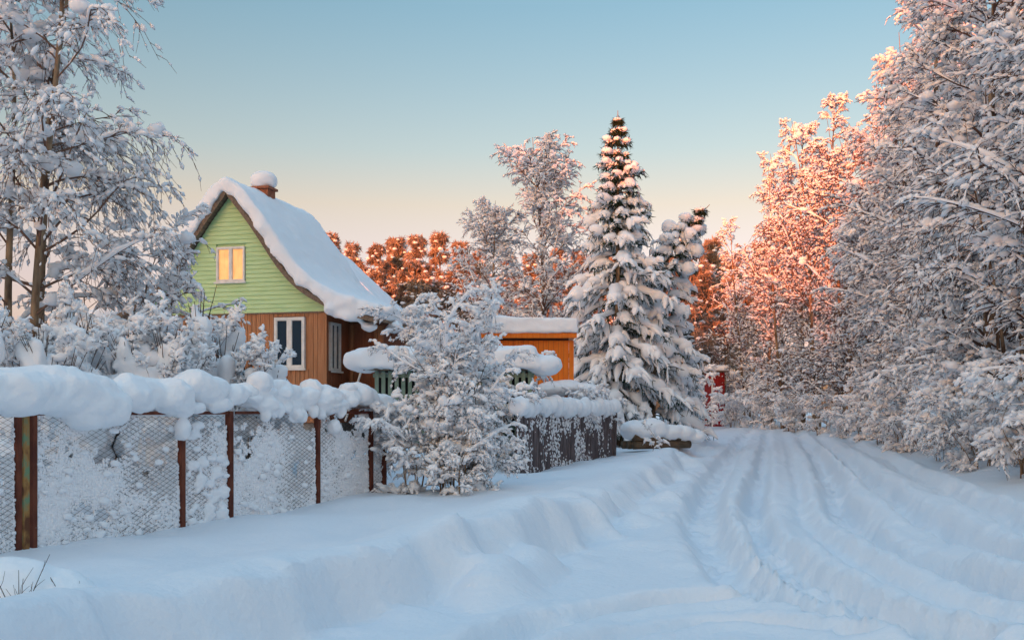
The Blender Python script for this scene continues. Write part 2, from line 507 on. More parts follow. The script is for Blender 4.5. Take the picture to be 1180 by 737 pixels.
def trunk_line(r, H, lean=(0, 0), bend=.25, K=14):
    u = np.linspace(0, 1, K)
    P = np.zeros((1, K, 3))
    P[0, :, 2] = u * H
    P[0, :, 0] = lean[0] * u ** 1.5 * H + bend * np.sin(u * 5 + r.uniform(0, 6)) * u
    P[0, :, 1] = lean[1] * u ** 1.5 * H + bend * np.sin(u * 4.3 + r.uniform(0, 6)) * u
    return P

def leafless(name, seed, H, spread, nprim=34, nsec=12, nter=4, stems=1, lean=(0, 0), low=.08, ang=48, droop1=.30, droop2=.45,
             snow=.055, up1=.15, trunk_r=.13, clump=.16, nclump=220, top=.25, twig_r=.007, sides=5, stem_spread=.10, shape=.40, keep=.93, lter=.42, twigmat='birch_twig', lsec=3, lt=2, sub=0, tsub=4, tline=True):
    r = np.random.default_rng(seed)
    gt, gb, gs = Geo(), Geo(), Geo()
    P2all, L2all, P3all, P1all = [], [], [], []
    for k in range(stems):
        a = k * 2.4 + r.uniform(0, 1)
        ln = (lean[0] + (stem_spread * math.cos(a) if stems > 1 else 0), lean[1] + (stem_spread * math.sin(a) if stems > 1 else 0))
        Hk = H * (1 if k == 0 else r.uniform(.7, .95))
        T = trunk_line(r, Hk, ln)
        T[0, :, :2] += (0 if stems == 1 else .25) * np.array([math.cos(a), math.sin(a)])
        tr = trunk_r * (1 if k == 0 else .75)
        T[0, 0, 2] = -.4
        V, q = tubes(T, taper(1, T.shape[1], tr, tr * .08), 8); gt.add(V, q)
        prof = lambda s: spread * np.where(s < shape, .72 + .28 * s / shape, np.maximum(1 - (s - shape) / (1 - shape), 0) ** .6 * (1 - top) + top)
        P1, L1, s1 = kids(T, r, nprim, low, .985, prof, ang, droop1, 7, up1, wig=.07, squash=.35)
        V, q = tubes(P1, taper(len(P1), 7, tr * .30 * (1.1 - s1 * .6), .006), 4); gb.add(V, q)
        P2, L2, _ = kids(P1, r, nsec, .18, 1.0, L1 * .46, 44, droop2, 5, .04, .5, wig=.06)
        P1all.append(P1); P2all.append(P2); L2all.append(L2)
    P1 = np.concatenate(P1all); P2 = np.concatenate(P2all); L2 = np.concatenate(L2all)
    V, q = tubes(P2, taper(len(P2), 5, twig_r * 1.7, twig_r * .6), 3); gb.add(V, q)
    P3, L3, _ = kids(P2, r, nter, .12, 1.0, np.maximum(L2 * lter, .12), 42, .35, 3, .0, .3, wig=.05)
    V, q = tubes(P3, taper(len(P3), 3, twig_r, twig_r * .5), 3); gb.add(V, q)
    snow_on(gs, P1, snow * 1.15 * r.uniform(.4, 1.3, len(P1)), r, .85, 6, 9, .9, .85, .12)
    lumps_on(gs, P2, lsec, snow * 1.15, r, sub, 2.1, keep, .05, seed)
    if tline:
        snow_on(gs, P3, snow * .5 * r.uniform(.5, 1.35, len(P3)), r, keep * .6, 3, 4, 1.0, .8, .05)
        lumps_on(gs, P3, 1, snow * .9, r, 4, 1.9, keep * .75, .1, seed + 1)
    else: lumps_on(gs, P3, lt, snow * (.95 if tsub == 4 else .8), r, tsub, 1.8, keep * .92, .1, seed + 1)
    if nclump:
        n = r.integers(0, len(P1), nclump); j = r.integers(1, 6, nclump)
        C0 = P1[n, j]; b = clump * r.uniform(.35, 1.0, (nclump, 1))
        for m_ in range(3):
            sz = b * np.array([1.0, .9, .72]) * r.uniform(.6, 1.1, (nclump, 3))
            C = C0 + r.normal(0, .6, (nclump, 3)) * b * np.array([1, 1, .45]) + np.array([0, 0, .5]) * b
            V, F = blobs(C, sz, 1, .32, 1.5, None, seed + m_); gs.add(V, None, F)
    return dict(trunk=gt.mesh(name + '_trunk', M['bark']), crown=gb.mesh(name + '_crown', M[twigmat]), snow_cover=gs.mesh(name + '_snow', M['snow_tree']))

def place(proto, name, label, cat, x, y, rz=0.0, scale=1.0, group=None, z=None, sz=None):
    o = thing(name, label, cat, (x, y, (hz(x, y) if z is None else z) - .03), rz, group)
    o.scale = (scale, scale, sz or scale)
    for k, me in proto.items():
        c = link(k, me, o)
        if k in ('snow_cover', 'twig_snow'): c['kind'] = 'stuff'
    return o

# --- the wood along the right side of the road
birch = [
    leafless('roadside_a', 11, 18.0, 4.3, 60, 13, 6, 1, (-.05, -.02), .03, 50, .20, .42, .058, trunk_r=.17, nclump=60, clump=.26, twig_r=.012, top=.14, twigmat='near_twig'),
    leafless('roadside_b', 12, 16.5, 3.8, 33, 13, 6, 2, (-.04, 0), .04, 46, .22, .45, .058, trunk_r=.14, nclump=60, clump=.24, twig_r=.012, top=.14, twigmat='near_twig'),
    leafless('roadside_c', 13, 19.0, 4.0, 58, 12, 6, 1, (.02, .02), .06, 42, .16, .40, .050, trunk_r=.17, nclump=40, clump=.24, twig_r=.019, top=.14, lt=1, keep=.9, tline=False),
    leafless('roadside_d', 14, 13.0, 3.6, 23, 12, 6, 3, (-.08, 0), .02, 50, .28, .45, .056, trunk_r=.10, nclump=60, clump=.22, twig_r=.011, top=.16, twigmat='near_twig'),
    leafless('roadside_e', 15, 17.0, 4.0, 32, 12, 6, 2, (-.03, .02), .05, 42, .16, .40, .050, trunk_r=.14, nclump=40, clump=.22, twig_r=.019, top=.14, lt=1, keep=.9, tline=False),
]
# distance Y, offset from the road centre, kind, scale, turn
row = [
    (19.5, 7.4, 3, .95, .4), (21.5, 6.4, 1, .95, 2.4), (23.5, 6.9, 0, 1.0, .2), (26.5, 8.6, 2, 1.0, 2.0), (28.5, 6.6, 3, 1.0, 5.2), (30.5, 6.4, 0, 1.1, 3.7), (33.0, 7.4, 1, 1.08, .9),
    (36.0, 6.4, 0, 1.0, 5.9), (38.5, 7.6, 3, 1.2, 1.9), (41.0, 6.8, 0, 1.2, 3.0), (44.0, 6.9, 1, 1.1, 2.2), (46.5, 7.4, 1, 1.25, 4.8), (50.0, 6.8, 3, 1.15, .1), (53.0, 6.6, 4, 1.12, 4.1),
    (56.0, 6.2, 4, 1.16, 5.0), (60.0, 6.4, 2, 1.04, 2.0), (64.0, 5.8, 4, 1.2, 1.0), (68.0, 6.0, 2, 1.08, 3.3), (72.0, 5.8, 4, 1.2, .7), (77.0, 6.2, 2, .98, 4.4), (83.0, 6.4, 4, 1.0, 2.6), (90.0, 7.0, 2, .80, 5.6),
]
ordw = 'nearest second third fourth fifth sixth seventh eighth ninth tenth eleventh twelfth thirteenth fourteenth fifteenth sixteenth seventeenth eighteenth nineteenth twentieth twenty-first'.split()
for k, (Y, off, kd, s_, rz) in enumerate(row):
    x = float(road_centre(np.array(Y))) + off
    look = 'grey-white snow-laden tree' if Y < 48 else 'snow-laden tree with sunlit orange crown'
    if k == 0: lab = look + ' at the right picture edge, nearest in the roadside row'
    elif k == len(row) - 1: lab = look + ' where the road bends, farthest in the right row'
    else: lab = look + ', %s from the near end of the right roadside row' % ordw[k]
    place(birch[kd], 'roadside_tree', lab, 'tree', x, Y, rz, s_, 'trees lining the right side of the road')

# --- second rank, closing the wood
for k, (Y, off, kd, s_, rz) in enumerate([(30, 12.5, 0, 1.0, 1.1), (36.5, 12.2, 1, 1.1, 4.0), (46, 12.5, 2, 1.05, 2.5), (56, 11.8, 0, 1.1, .3), (68, 11.5, 1, 1.1, 5.5), (60, 9.6, 4, 1.1, 3.1), (67, 9.2, 4, 1.1, 1.4), (74, 9.0, 2, 1.0, .5)]):
    x = float(road_centre(np.array(Y))) + off
    place(birch[kd], 'roadside_tree', 'snowy tree deep in the right-hand wood, %s from the near end of its back rank' % ['first', 'second', 'third', 'fourth', 'sixth', 'fifth', 'seventh', 'eighth'][k], 'tree', x, Y, rz, s_, 'back rank of trees in the right-hand wood')

# --- undergrowth at the wood's edge
under = [leafless('undergrowth_a', 31, 2.6, 1.5, 9, 8, 4, 5, (-.05, -.05), .0, 46, .30, .4, .045, trunk_r=.022, nclump=25, clump=.16, stem_spread=.28, twig_r=.007, shape=.6, top=.5),
         leafless('undergrowth_b', 32, 1.9, 1.3, 8, 8, 4, 6, (-.1, -.05), .0, 46, .35, .4, .045, trunk_r=.018, nclump=25, clump=.16, stem_spread=.38, twig_r=.007, shape=.6, top=.5)]
uo = [(20.5, 5.9, 0), (22.3, 5.4, 1), (24.6, 5.6, 0), (26.4, 5.2, 1), (28.6, 5.5, 0), (31.0, 5.1, 1), (33.6, 5.4, 0), (36.6, 5.1, 1), (40.0, 5.2, 0), (44.0, 5.1, 1), (48.5, 5.1, 0), (54.0, 5.0, 1), (60.0, 5.1, 0), (67.0, 5.0, 1)]
ow = ['nearest', 'second', 'third', 'fourth', 'fifth', 'sixth', 'seventh', 'eighth', 'ninth', 'tenth', 'eleventh', 'twelfth', 'thirteenth', 'farthest']
for k, (Y, off, kd) in enumerate(uo):
    x = float(road_centre(np.array(Y))) + off
    place(under[kd], 'shrub', 'low snow-covered shrub at the foot of the right-hand wood, %s along the verge' % ow[k], 'shrub', x, Y, k * 1.7, 1.0 + .25 * math.sin(k * 2.1), 'shrubs along the right verge')

# --- brush that closes the far end of the road
for k, (px, Y, s_) in enumerate([(806, 74, 1.6), (846, 78, 1.5), (862, 82, 1.7), (884, 88, 1.8), (828, 96, 1.9), (850, 99, 2.0), (872, 100, 2.0), (886, 73, 1.3)]):
    place(under[k % 2], 'shrub', 'snowy brush at the far road end, %s' % ['left of the red hut', 'just right of the red hut', 'second right of the red hut', 'below the last roadside tree', 'behind the red hut', 'in the gap behind the first brush', 'farthest right of the group', 'nearest of the group'][k], 'shrub', (px - CX) / FPX * Y, Y, k * 1.9, s_, 'brush closing the far end of the road')
# --- tall birch on the left, in the yard behind the wire fence
lb = leafless('yard_birch', 21, 12.5, 3.0, 25, 12, 5, 3, (.03, 0), .16, 56, .42, .8, .042, up1=.25, trunk_r=.11, nclump=120, clump=.22, twig_r=.006, stem_spread=.05, lter=.6, shape=.35, top=.3, lsec=3, lt=2, tline=False)
p = at(32, 500, 17.0)
place(lb, 'birch_tree', 'tall birch heavy with snow at the left picture edge', 'tree', p[0], 17.0, .6)
sm = leafless('yard_shrub_tree', 22, 3.9, 1.5, 14, 10, 5, 3, (0, 0), .2, 44, .3, .45, .034, trunk_r=.04, nclump=40, clump=.14, stem_spread=.16, twig_r=.006, shape=.6, top=.45)
p = at(150, 500, 18.5)
place(sm, 'shrub', 'snowy rounded bush between the tall birch and the green house', 'shrub', p[0], 18.5, 1.0, 1.12)

# --- big shrub in front of the fence gap
cb = leafless('fence_shrub', 23, 3.9, 1.15, 12, 9, 5, 8, (0, 0), .03, 40, .18, .28, .032, up1=.15, trunk_r=.022, nclump=45, clump=.15, stem_spread=.17, twig_r=.0052, shape=.45, top=.5, lter=.5, twigmat='twig', lsec=4, lt=2, sub=0, tline=False)
place(cb, 'shrub', 'large snow-filled bush standing between the wire fence and the plank fence', 'shrub', -1.02, 17.9, .3, 1.0)

for k, (x, y, s_) in enumerate([(-1.75, 17.9, .72), (-.55, 18.0, .45), (-1.0, 17.4, .5)]):
    place(under[k % 2], 'shrub', 'low snowy brush at the foot of the large bush, %s' % ['beside the fence post', 'on its right', 'in front'][k], 'shrub', x, y, k * 2.3, s_, 'brush around the large bush')
# --- birch behind the sheds
mb = leafless('garden_birch', 24, 13.4, 4.3, 64, 15, 5, 1, (.0, 0), .10, 46, .14, .35, .056, up1=.28, trunk_r=.14, nclump=50, clump=.26, twig_r=.012, shape=.45, top=.12, lsec=2, lt=1)
p = at(622, 480, 44.0)
place(mb, 'birch_tree', 'tall frosty birch behind the orange shed, left of the spruce', 'tree', p[0], 44.0, 2.1, .96)
place(mb, 'birch_tree', 'smaller frosty birch behind the large bush, left of the tall birch', 'tree', -.9, 46.5, 4.4, .78)

# --- spruces
def spruce(name, seed, H, Rb, levels, per, lean=(0, 0), snow=.12, slim=.85, low=.06, thick=1.0):
    r = np.random.default_rng(seed)
    gt, gb, gs = Geo(), Geo(), Geo()
    K = 16; u = np.linspace(0, 1, K)
    T = np.zeros((1, K, 3)); T[0, :, 2] = u * H; T[0, 0, 2] = -.4
    T[0, :, 0] = lean[0] * H * u ** 3; T[0, :, 2] -= abs(lean[0]) * H * .35 * u ** 5; T[0, :, 1] = lean[1] * H * u ** 2
    V, q = tubes(T, taper(1, K, H * .014, .012), 8); gt.add(V, q)
    P1, L1, W = [], [], []
    for i in range(levels):
        s = low + (1 - low) * (i / levels) ** .92
        x = s * (K - 1); a = int(min(x, K - 2)); c = T[0, a] * (1 - (x - a)) + T[0, a + 1] * (x - a)
        n = per if s < .85 else max(4, per - 2)
        for j in range(n):
            th = i * 1.1 + j * 2 * math.pi / n + r.uniform(-.25, .25)
            L = (Rb * (1 - s) ** slim + .07) * r.uniform(.55, 1.15) * (.35 + .65 * float(smooth(.99, .84, np.array(s))))
            if r.uniform() < .1 and s < .85: continue
            v = np.linspace(0, 1, 6)
            sag = r.uniform(.3, .75) * (1 - .8 * s ** 2); rise = .10 + .55 * s ** 3
            pl = np.zeros((6, 3))
            pl[:, 0] = c[0] + math.cos(th) * L * v; pl[:, 1] = c[1] + math.sin(th) * L * v
            pl[:, 2] = c[2] + L * (rise * v - sag * v ** 1.5) + r.uniform(-.22, .22) * (1 - s) + .06 * L * v ** 4
            P1.append(pl); L1.append(L); W.append(s)
    P1 = np.array(P1); L1 = np.array(L1); W = np.array(W)
    V, q = tubes(P1, taper(len(P1), 6, .03, .008), 4); gb.add(V, q)
    P2, L2, _ = kids(P1, r, 11, .15, 1.0, L1 * .40 + .08, 46, .38, 4, -.04, .45, wig=.04, squash=.25)
    V, q = tubes(P2, taper(len(P2), 4, .028, .012), 3); gb.add(V, q)
    P3, L3, _ = kids(P2, r, 4, .1, 1.0, np.full(len(P2), .28), 50, .25, 2, -.12, .2, wig=0, squash=.9)
    V, q = tubes(P3, taper(len(P3), 2, .020, .004), 3); gb.add(V, q)
    P3b, _, _ = kids(P1, r, 16, .1, .98, np.full(len(P1), .28), 60, .3, 2, -.25, .2, wig=0, squash=.9)
    V, q = tubes(P3b, taper(len(P3b), 2, .022, .004), 3); gb.add(V, q)
    w1 = (.25 + .75 * np.minimum(L1 / (Rb * .5), 1)) * thick
    snow_on(gs, P1, snow * 1.25 * w1 * r.uniform(.7, 1.3, len(P1)), r, .96, 7, 9, .8, .75, .15)
    w2 = np.repeat(w1, 11)
    snow_on(gs, P2, snow * .80 * w2 * r.uniform(.5, 1.25, len(P2)), r, .92, 6, 5, .8, .75)
    k = r.uniform(size=len(P1)) < .75
    E = P1[k, 4]; sz = (snow * 2.1 * w1[k] * r.uniform(.6, 1.2, k.sum()))[:, None] * np.array([1.15, 1.0, .66]); sz = np.minimum(sz, .30)
    V, F = blobs(E + np.array([0, 0, .05]), sz, 1, .22, 1.3, None, seed); gs.add(V, None, F)
    return dict(trunk=gt.mesh(name + '_trunk', M['bark']), crown=gb.mesh(name + '_crown', M['needle']), snow_cover=gs.mesh(name + '_snow', M['snow_tree']))
sp1 = spruce('garden_spruce', 41, 13.4, 2.85, 25, 7, snow=.17, slim=.72)
sp2 = spruce('bent_spruce', 42, 11.0, 2.5, 17, 6, (.22, 0), .19, .62, .04, 1.15)
p = at(712, 480, 40.0)
place(sp1, 'spruce_tree', 'tall pointed spruce with snow pads and a pink sunlit tip', 'tree', p[0], 40.0, .5)
p = at(752, 480, 41.5)
place(sp2, 'spruce_tree', 'shorter spruce with its snow-loaded top bent over to the right', 'tree', p[0], 41.5, 0, .98)
p = at(790, 480, 44)
place(sp1, 'spruce_tree', 'young snow-covered spruce at the road bend beside the bent spruce', 'tree', p[0], 44, 2.0, .40)

# --- pines lit by the low sun
def pine(name, seed, H, Rw, base=.35, n=62):
    r = np.random.default_rng(seed)
    gt, gb, gs = Geo(), Geo(), Geo()
    T = trunk_line(r, H, (0, 0), .2); T[0, 0, 2] = -.4
    V, q = tubes(T, taper(1, T.shape[1], .17, .03), 7); gt.add(V, q)
    prof = lambda s: Rw * np.maximum(1 - ((s - base) / (1 - base)) ** 1.7, .12) * np.where(s < base + .12, .65, 1)
    P1, L1, s1 = kids(T, r, n, base, 1.0, prof, 66, .1, 5, .12, wig=.1, squash=.3, spow=.8)
    V, q = tubes(P1, taper(len(P1), 5, .05, .015), 4); gt.add(V, q)
    P2, L2, _ = kids(P1, r, 7, .3, 1.0, L1 * .4 + .35, 55, .1, 3, .1, .3)
    V, q = tubes(P2, taper(len(P2), 3, .02, .01), 3); gb.add(V, q)
    P3, _, _ = kids(P2, r, 15, .05, 1.0, np.full(len(P2), .55), 60, .2, 2, .05, .1, wig=0, squash=1)
    V, q = tubes(P3, taper(len(P3), 2, .05, .012), 3); gb.add(V, q)
    E = P2[:, 2]; sz = r.uniform(.5, 1.2, (len(E), 1)) * np.array([.22, .2, .12])
    k = r.uniform(size=len(E)) < .25
    V, F = blobs((E + [0, 0, .12])[k], sz[k], 1, .3, 1.5, None, seed); gs.add(V, None, F)
    snow_on(gs, P1, .10 * r.uniform(.6, 1.3, len(P1)), r, .8, 5, 6)
    return dict(trunk=gt.mesh(name + '_trunk', M['bark']), crown=gb.mesh(name + '_crown', M['pine_needle']), snow_cover=gs.mesh(name + '_snow', M['snow_tree']))
pines = [pine('pine_a', 51, 16.5, 4.2, .22, 84), pine('pine_b', 52, 15.5, 3.8, .2, 78)]
pp = [(384, 274, 92, 0), (408, 284, 84, 1), (432, 287, 80, 0), (458, 279, 84, 1), (482, 276, 78, 0), (505, 272, 86, 1), (531, 284, 80, 0), (556, 292, 88, 1), (585, 300, 82, 0), (640, 290, 84, 1), (676, 300, 80, 0),
      (798, 262, 90, 1), (818, 280, 98, 0), (775, 300, 86, 0), (842, 300, 110, 1)]
pw = ['sunlit orange pine just right of the roof ridge of the green house', 'sunlit orange pine, second right of the green roof house', 'sunlit orange pine, third right of the green roof house', 'sunlit orange pine, fourth right of the green roof house',
      'sunlit orange pine, fifth right of the green roof house', 'tallest sunlit pine top above the large bush', 'snowy pine above the left end of the slatted woodshed', 'snowy pine left of the tall frosty birch', 'sunlit pine seen through the left branches of the tall birch',
      'sunlit pine seen between the tall birch and the spruce', 'sunlit pine hidden behind the pointed spruce', 'orange pine just right of the bent spruce', 'orange pine above the far road end', 'pine seen behind the bent spruce', 'farthest pine behind the far end of the road', 'pine hidden behind the green house roof', 'pine behind the green house gable']
for k, (px, py, Y, kd) in enumerate(pp):
    q_ = at(px, py, Y); g0 = hz(q_[0], Y)
    Hh = q_[2] - g0
    place(pines[kd], 'pine_tree', pw[k], 'tree', q_[0], Y, k * 1.3, Hh / (16.5, 15.5)[kd] * (1.0 if Hh > 14 else 1), 'sunlit pines behind the gardens')
for k in range(9):
    Y = 97 + 5 * math.sin(k * 2.2); x = -21 + k * 5.4 + 1.2 * math.sin(k * 5)
    place(pines[k % 2], 'pine_tree', 'distant pine in the far wood line, %s from the left' % ['first', 'second', 'third', 'fourth', 'fifth', 'sixth', 'seventh', 'eighth', 'ninth'][k], 'tree', x, Y, k * .9, .98, 'far wood line')

# --- unseen wood added behind the camera, shaped to keep the sun off the gardens
def shade_wood():
    r = np.random.default_rng(61)
    g = Geo()
    for k in range(480):
        q_ = r.uniform(-105, 85); p_ = -88 - r.uniform(0, 16)
        Hh = np.interp(q_, [-105, -30, -24, -18, -15, -10, -4, 85], [21.5, 22.0, 25.5, 28.5, 23.2, 23.6, 30, 32]) * r.uniform(.93, 1.05)
        x = p_ * SDX + q_ * SDY; y = p_ * SDY - q_ * SDX
        for j in range(7):
            z0 = Hh * (.04 + .13 * j); z1 = z0 + Hh * .24; rr = Hh * .17 * (1 - j / 7.6)
            n = 9; a = np.arange(n) * 2 * math.pi / n + r.uniform(0, 1)
            rad = rr * r.uniform(.7, 1.15, n)
            V = np.vstack([np.stack([x + rad * np.cos(a), y + rad * np.sin(a), z0 + r.uniform(-.3, .3, n)], -1), [[x, y, min(z1, Hh)]]])
            g.add(V, None, [(i, (i + 1) % n, n) for i in range(n)])
    o = link('shade_forest', g.mesh('shade_forest', M['shade_forest'], False))
    tag(o, 'unseen spruce wood behind the viewpoint, added to block the low sun', 'shade_forest', kind='stuff')
shade_wood()

# ------------------------------------------------------------------ the green gabled house
TH = R(14)
HO = (-7.6, 27.0)
house = thing('house', 'wooden house with green gable, brown ground floor and thick snow roof', 'house', (HO[0], HO[1], 0), -TH)
RP = catmull([(0, 7.56), (.45, 7.02), (.87, 6.47), (1.55, 5.50), (2.12, 4.92), (2.8, 4.50), (3.5, 4.22), (4.35, 3.98)], 5)
def roof_z(u): return np.interp(np.abs(u), RP[:, 0], RP[:, 1])
def gable_u(z): return float(np.interp(z, RP[::-1, 1], RP[::-1, 0]))
DEP = 4.1
# core walls
g = Geo(); g.box(-2.68, 2.68, .03, DEP - .3, 1.35, 4.42); core = link('wall', g.mesh('wall', M['brown'], False), house)
g = Geo()
zs = [4.42, 4.9, 5.5, 6.2, 6.9, 7.3]
for a, b in zip(zs[:-1], zs[1:]):
    ua, ub = min(2.7, gable_u(a) - .08), gable_u(b) - .08
    g.hexa([(-ua,.03,a),(ua,.03,a),(ua,DEP-.3,a),(-ua,DEP-.3,a),(-ub,.03,b),(ub,.03,b),(ub,DEP-.3,b),(-ub,DEP-.3,b)])
link('gable_wall', g.mesh('gable_wall', M['green'], False), house)
g = Geo(); g.box(-2.62, 2.62, .08, DEP - .35, -.2, 1.34); link('plinth', g.mesh('plinth', M['plinth'], False), house)
# windows: openings first so that boards can be cut around them
UW = (-.42, .43, 5.16, 6.10)     # upper window u0,u1,z0,z1
LW = (1.30, 2.18, 2.80, 4.16)
# green lap boards
bh = .118; z = 4.30; gable = link('gable_siding', None, house); 
while z < 7.42:
    z1 = min(z + bh, 7.46)
    ua, ub = gable_u(z) - .05, max(gable_u(z1) - .05, .02)
    if z < 4.46: ua, ub = min(ua, 2.95), min(ub, 2.95)
    spans = [(-ua, ua, -ub, ub)]
    if z1 > UW[2] - .02 and z < UW[3] + .02:
        spans = [(-ua, UW[0] - .02, -ub, UW[0] - .02), (UW[1] + .02, ua, UW[1] + .02, ub)]
    for a0, a1, b0, b1 in spans:
        g = Geo(); g.hexa([(a0,-.034,z),(a1,-.034,z),(a1,.02,z),(a0,.02,z),(b0,-.010,z1-.002),(b1,-.010,z1-.002),(b1,.02,z1-.002),(b0,.02,z1-.002)])
        link('siding_board', g.mesh('siding_board', M['green'], False), gable)
    z += bh
# brown vertical boards, front
front = link('board_wall', None, house)
u = -2.70; k = 0
while u < 2.69:
    u1 = u + .128
    parts = [(1.36, 4.285)]
    if u1 > LW[0] and u < LW[1]: parts = [(1.36, LW[2] - .02), (LW[3] + .02, 4.285)]
    for z0, z1 in parts:
        if z1 - z0 < .05: continue
        g = Geo(); d = .004 * math.sin(k * 7.3); g.box(u + .006, u1 - .006, -.016 + d, .022, z0, z1)
        link('wall_board', g.mesh('wall_board', M['brown'], False), front)
    u = u1; k += 1
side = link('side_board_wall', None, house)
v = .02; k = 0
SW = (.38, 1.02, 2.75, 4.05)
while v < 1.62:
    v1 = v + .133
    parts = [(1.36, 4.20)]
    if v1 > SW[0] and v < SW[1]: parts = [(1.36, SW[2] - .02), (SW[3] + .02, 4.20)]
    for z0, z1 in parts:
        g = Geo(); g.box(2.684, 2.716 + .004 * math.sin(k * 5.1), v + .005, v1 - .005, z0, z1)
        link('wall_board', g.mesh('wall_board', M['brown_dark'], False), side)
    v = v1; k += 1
g = Geo(); g.box(2.66, 2.735, -.03, .018, 1.36, 4.285); link('corner_board', g.mesh('corner_board', M['brown'], False), house)
g = Geo(); g.box(-2.95, 2.95, -.05, -.036, 4.262, 4.30); link('drip_board', g.mesh('drip_board', M['rake'], False), house)

def window_front(par, w, pane_mat, glow=None):
    u0, u1, z0, z1 = w; f = .05 if glow else .075; hm = .04 if glow else .065
    fr = Geo()
    fr.box(u0, u0 + f, -.06, .03, z0, z1); fr.box(u1 - f, u1, -.06, .03, z0, z1)
    fr.box(u0 + f, u1 - f, -.06, .03, z1 - f, z1); fr.box(u0 + f, u1 - f, -.06, .03, z0, z0 + f)
    mid = (u0 + u1) / 2
    fr.box(mid - hm, mid + hm, -.055, .028, z0 + f, z1 - f)
    win = link('window', fr.mesh('window_frame', M['white'], False), par)
    for a, b in ((u0 + f, mid - hm), (mid + hm, u1 - f)):
        s = Geo(); t_ = .014
        s.box(a, a + t_, -.045, .01, z0 + f, z1 - f); s.box(b - t_, b, -.045, .01, z0 + f, z1 - f)
        s.box(a + t_, b - t_, -.045, .01, z1 - f - t_, z1 - f); s.box(a + t_, b - t_, -.045, .01, z0 + f, z0 + f + t_)
        link('sash', s.mesh('sash', M['white'], False), win)
        pn = Geo(); pn.box(a + t_, b - t_, -.028, -.022, z0 + f + t_, z1 - f - t_)
        link('pane', pn.mesh('pane', pane_mat, False), win)
        if glow:  # added glowing sheet behind the panes, in place of the sky's reflection
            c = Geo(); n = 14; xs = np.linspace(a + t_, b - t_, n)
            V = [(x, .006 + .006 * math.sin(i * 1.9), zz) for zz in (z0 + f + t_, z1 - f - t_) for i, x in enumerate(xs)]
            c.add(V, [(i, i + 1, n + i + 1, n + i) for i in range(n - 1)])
            link('glow_sheet', c.mesh('glow_sheet', M['glow_sheet']), win)
    g = Geo(); g.box(u0 - .05, u1 + .05, -.10, -.062, z0 - .05, z0 - .004); link('sill', g.mesh('sill', M['white'], False), win)
    return win
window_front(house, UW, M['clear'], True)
window_front(house, LW, M['pane'])
# side window
fr = Geo(); v0, v1, z0, z1 = SW; f = .07
fr.box(2.66, 2.76, v0, v0 + f, z0, z1); fr.box(2.66, 2.76, v1 - f, v1, z0, z1); fr.box(2.66, 2.76, v0 + f, v1 - f, z1 - f, z1); fr.box(2.66, 2.76, v0 + f, v1 - f, z0, z0 + f)
fr.box(2.66, 2.755, (v0 + v1) / 2 - .04, (v0 + v1) / 2 + .04, z0 + f, z1 - f)
w = link('window', fr.mesh('window_frame', M['white'], False), house)
for a, b in ((v0 + f, (v0 + v1) / 2 - .04), ((v0 + v1) / 2 + .04, v1 - f)):
    g = Geo(); g.box(2.70, 2.71, a, b, z0 + f, z1 - f); link('pane', g.mesh('pane', M['pane'], False), w)
g = Geo(); g.box(2.762, 2.81, v0 - .04, v1 + .04, z0 - .05, z0); link('sill', g.mesh('sill', M['white'], False), w)
# porch with the door, under the flared eave
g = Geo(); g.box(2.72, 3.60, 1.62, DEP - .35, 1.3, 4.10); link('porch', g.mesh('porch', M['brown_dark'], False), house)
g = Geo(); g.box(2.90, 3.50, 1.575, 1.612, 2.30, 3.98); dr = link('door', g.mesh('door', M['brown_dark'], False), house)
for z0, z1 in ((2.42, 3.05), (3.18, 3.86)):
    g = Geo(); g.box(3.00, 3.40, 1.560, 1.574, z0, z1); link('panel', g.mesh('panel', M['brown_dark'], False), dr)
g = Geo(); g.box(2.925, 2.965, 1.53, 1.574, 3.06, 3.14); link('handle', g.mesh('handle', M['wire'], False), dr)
for a in (2.80, 3.515):
    g = Geo(); g.box(a, a + .085, 1.56, 1.615, 2.25, 4.06); link('door_frame', g.mesh('door_frame', M['brown'], False), house)
g = Geo(); g.box(3.66, 3.78, 1.45, 1.57, .4, 4.02); link('porch_post', g.mesh('porch_post', M['brown'], False), house)
g = Geo(); g.box(2.74, 3.8, .55, 1.60, 2.14, 2.22); stp = link('porch_floor', g.mesh('porch_floor', M['rake'], False), house)
V, q = tubes(np.array([[(3.62, .62, 3.05), (3.45, .35, 2.2), (3.30, .05, 1.4)]]), np.full((1, 3), .03), 6)
g = Geo().add(V, q); link('handrail', g.mesh('handrail', M['white']), house)
# roof deck, rake boards
def prof_strip(off0, off1, v0, v1, umax=4.35, name='roof', m=None, par=None, n=None):
    us = np.concatenate([-RP[::-1, 0], RP[1:, 0]])
    zz = roof_z(us)
    t = unit(np.stack([np.gradient(us), np.gradient(zz)], -1)); nn = np.stack([-t[:, 1], t[:, 0]], -1)
    A = np.stack([us, zz], -1) + nn * off0; B = np.stack([us, zz], -1) + nn * off1
    n = len(us)
    V = [(a[0], vv, a[1]) for vv in (v0, v1) for a in A] + [(a[0], vv, a[1]) for vv in (v0, v1) for a in B]
    q = []
    for i in range(n - 1):
        q += [(i, i+1, n+i+1, n+i)[::-1], (2*n+i, 2*n+i+1, 3*n+i+1, 3*n+i), (i, i+1, 2*n+i+1, 2*n+i), (n+i, n+i+1, 3*n+i+1, 3*n+i)[::-1]]
    q += [(0, n, 3*n, 2*n), (n-1, 2*n-1, 4*n-1, 3*n-1)[::-1]]
    return Geo().add(V, q)
roof = link('roof', prof_strip(0, .07, -.25, DEP + .1).mesh('roof', M['rake'], False), house)
link('rake_board', prof_strip(-.06, .055, -.29, -.255).mesh('rake_board', M['rake'], False), roof)
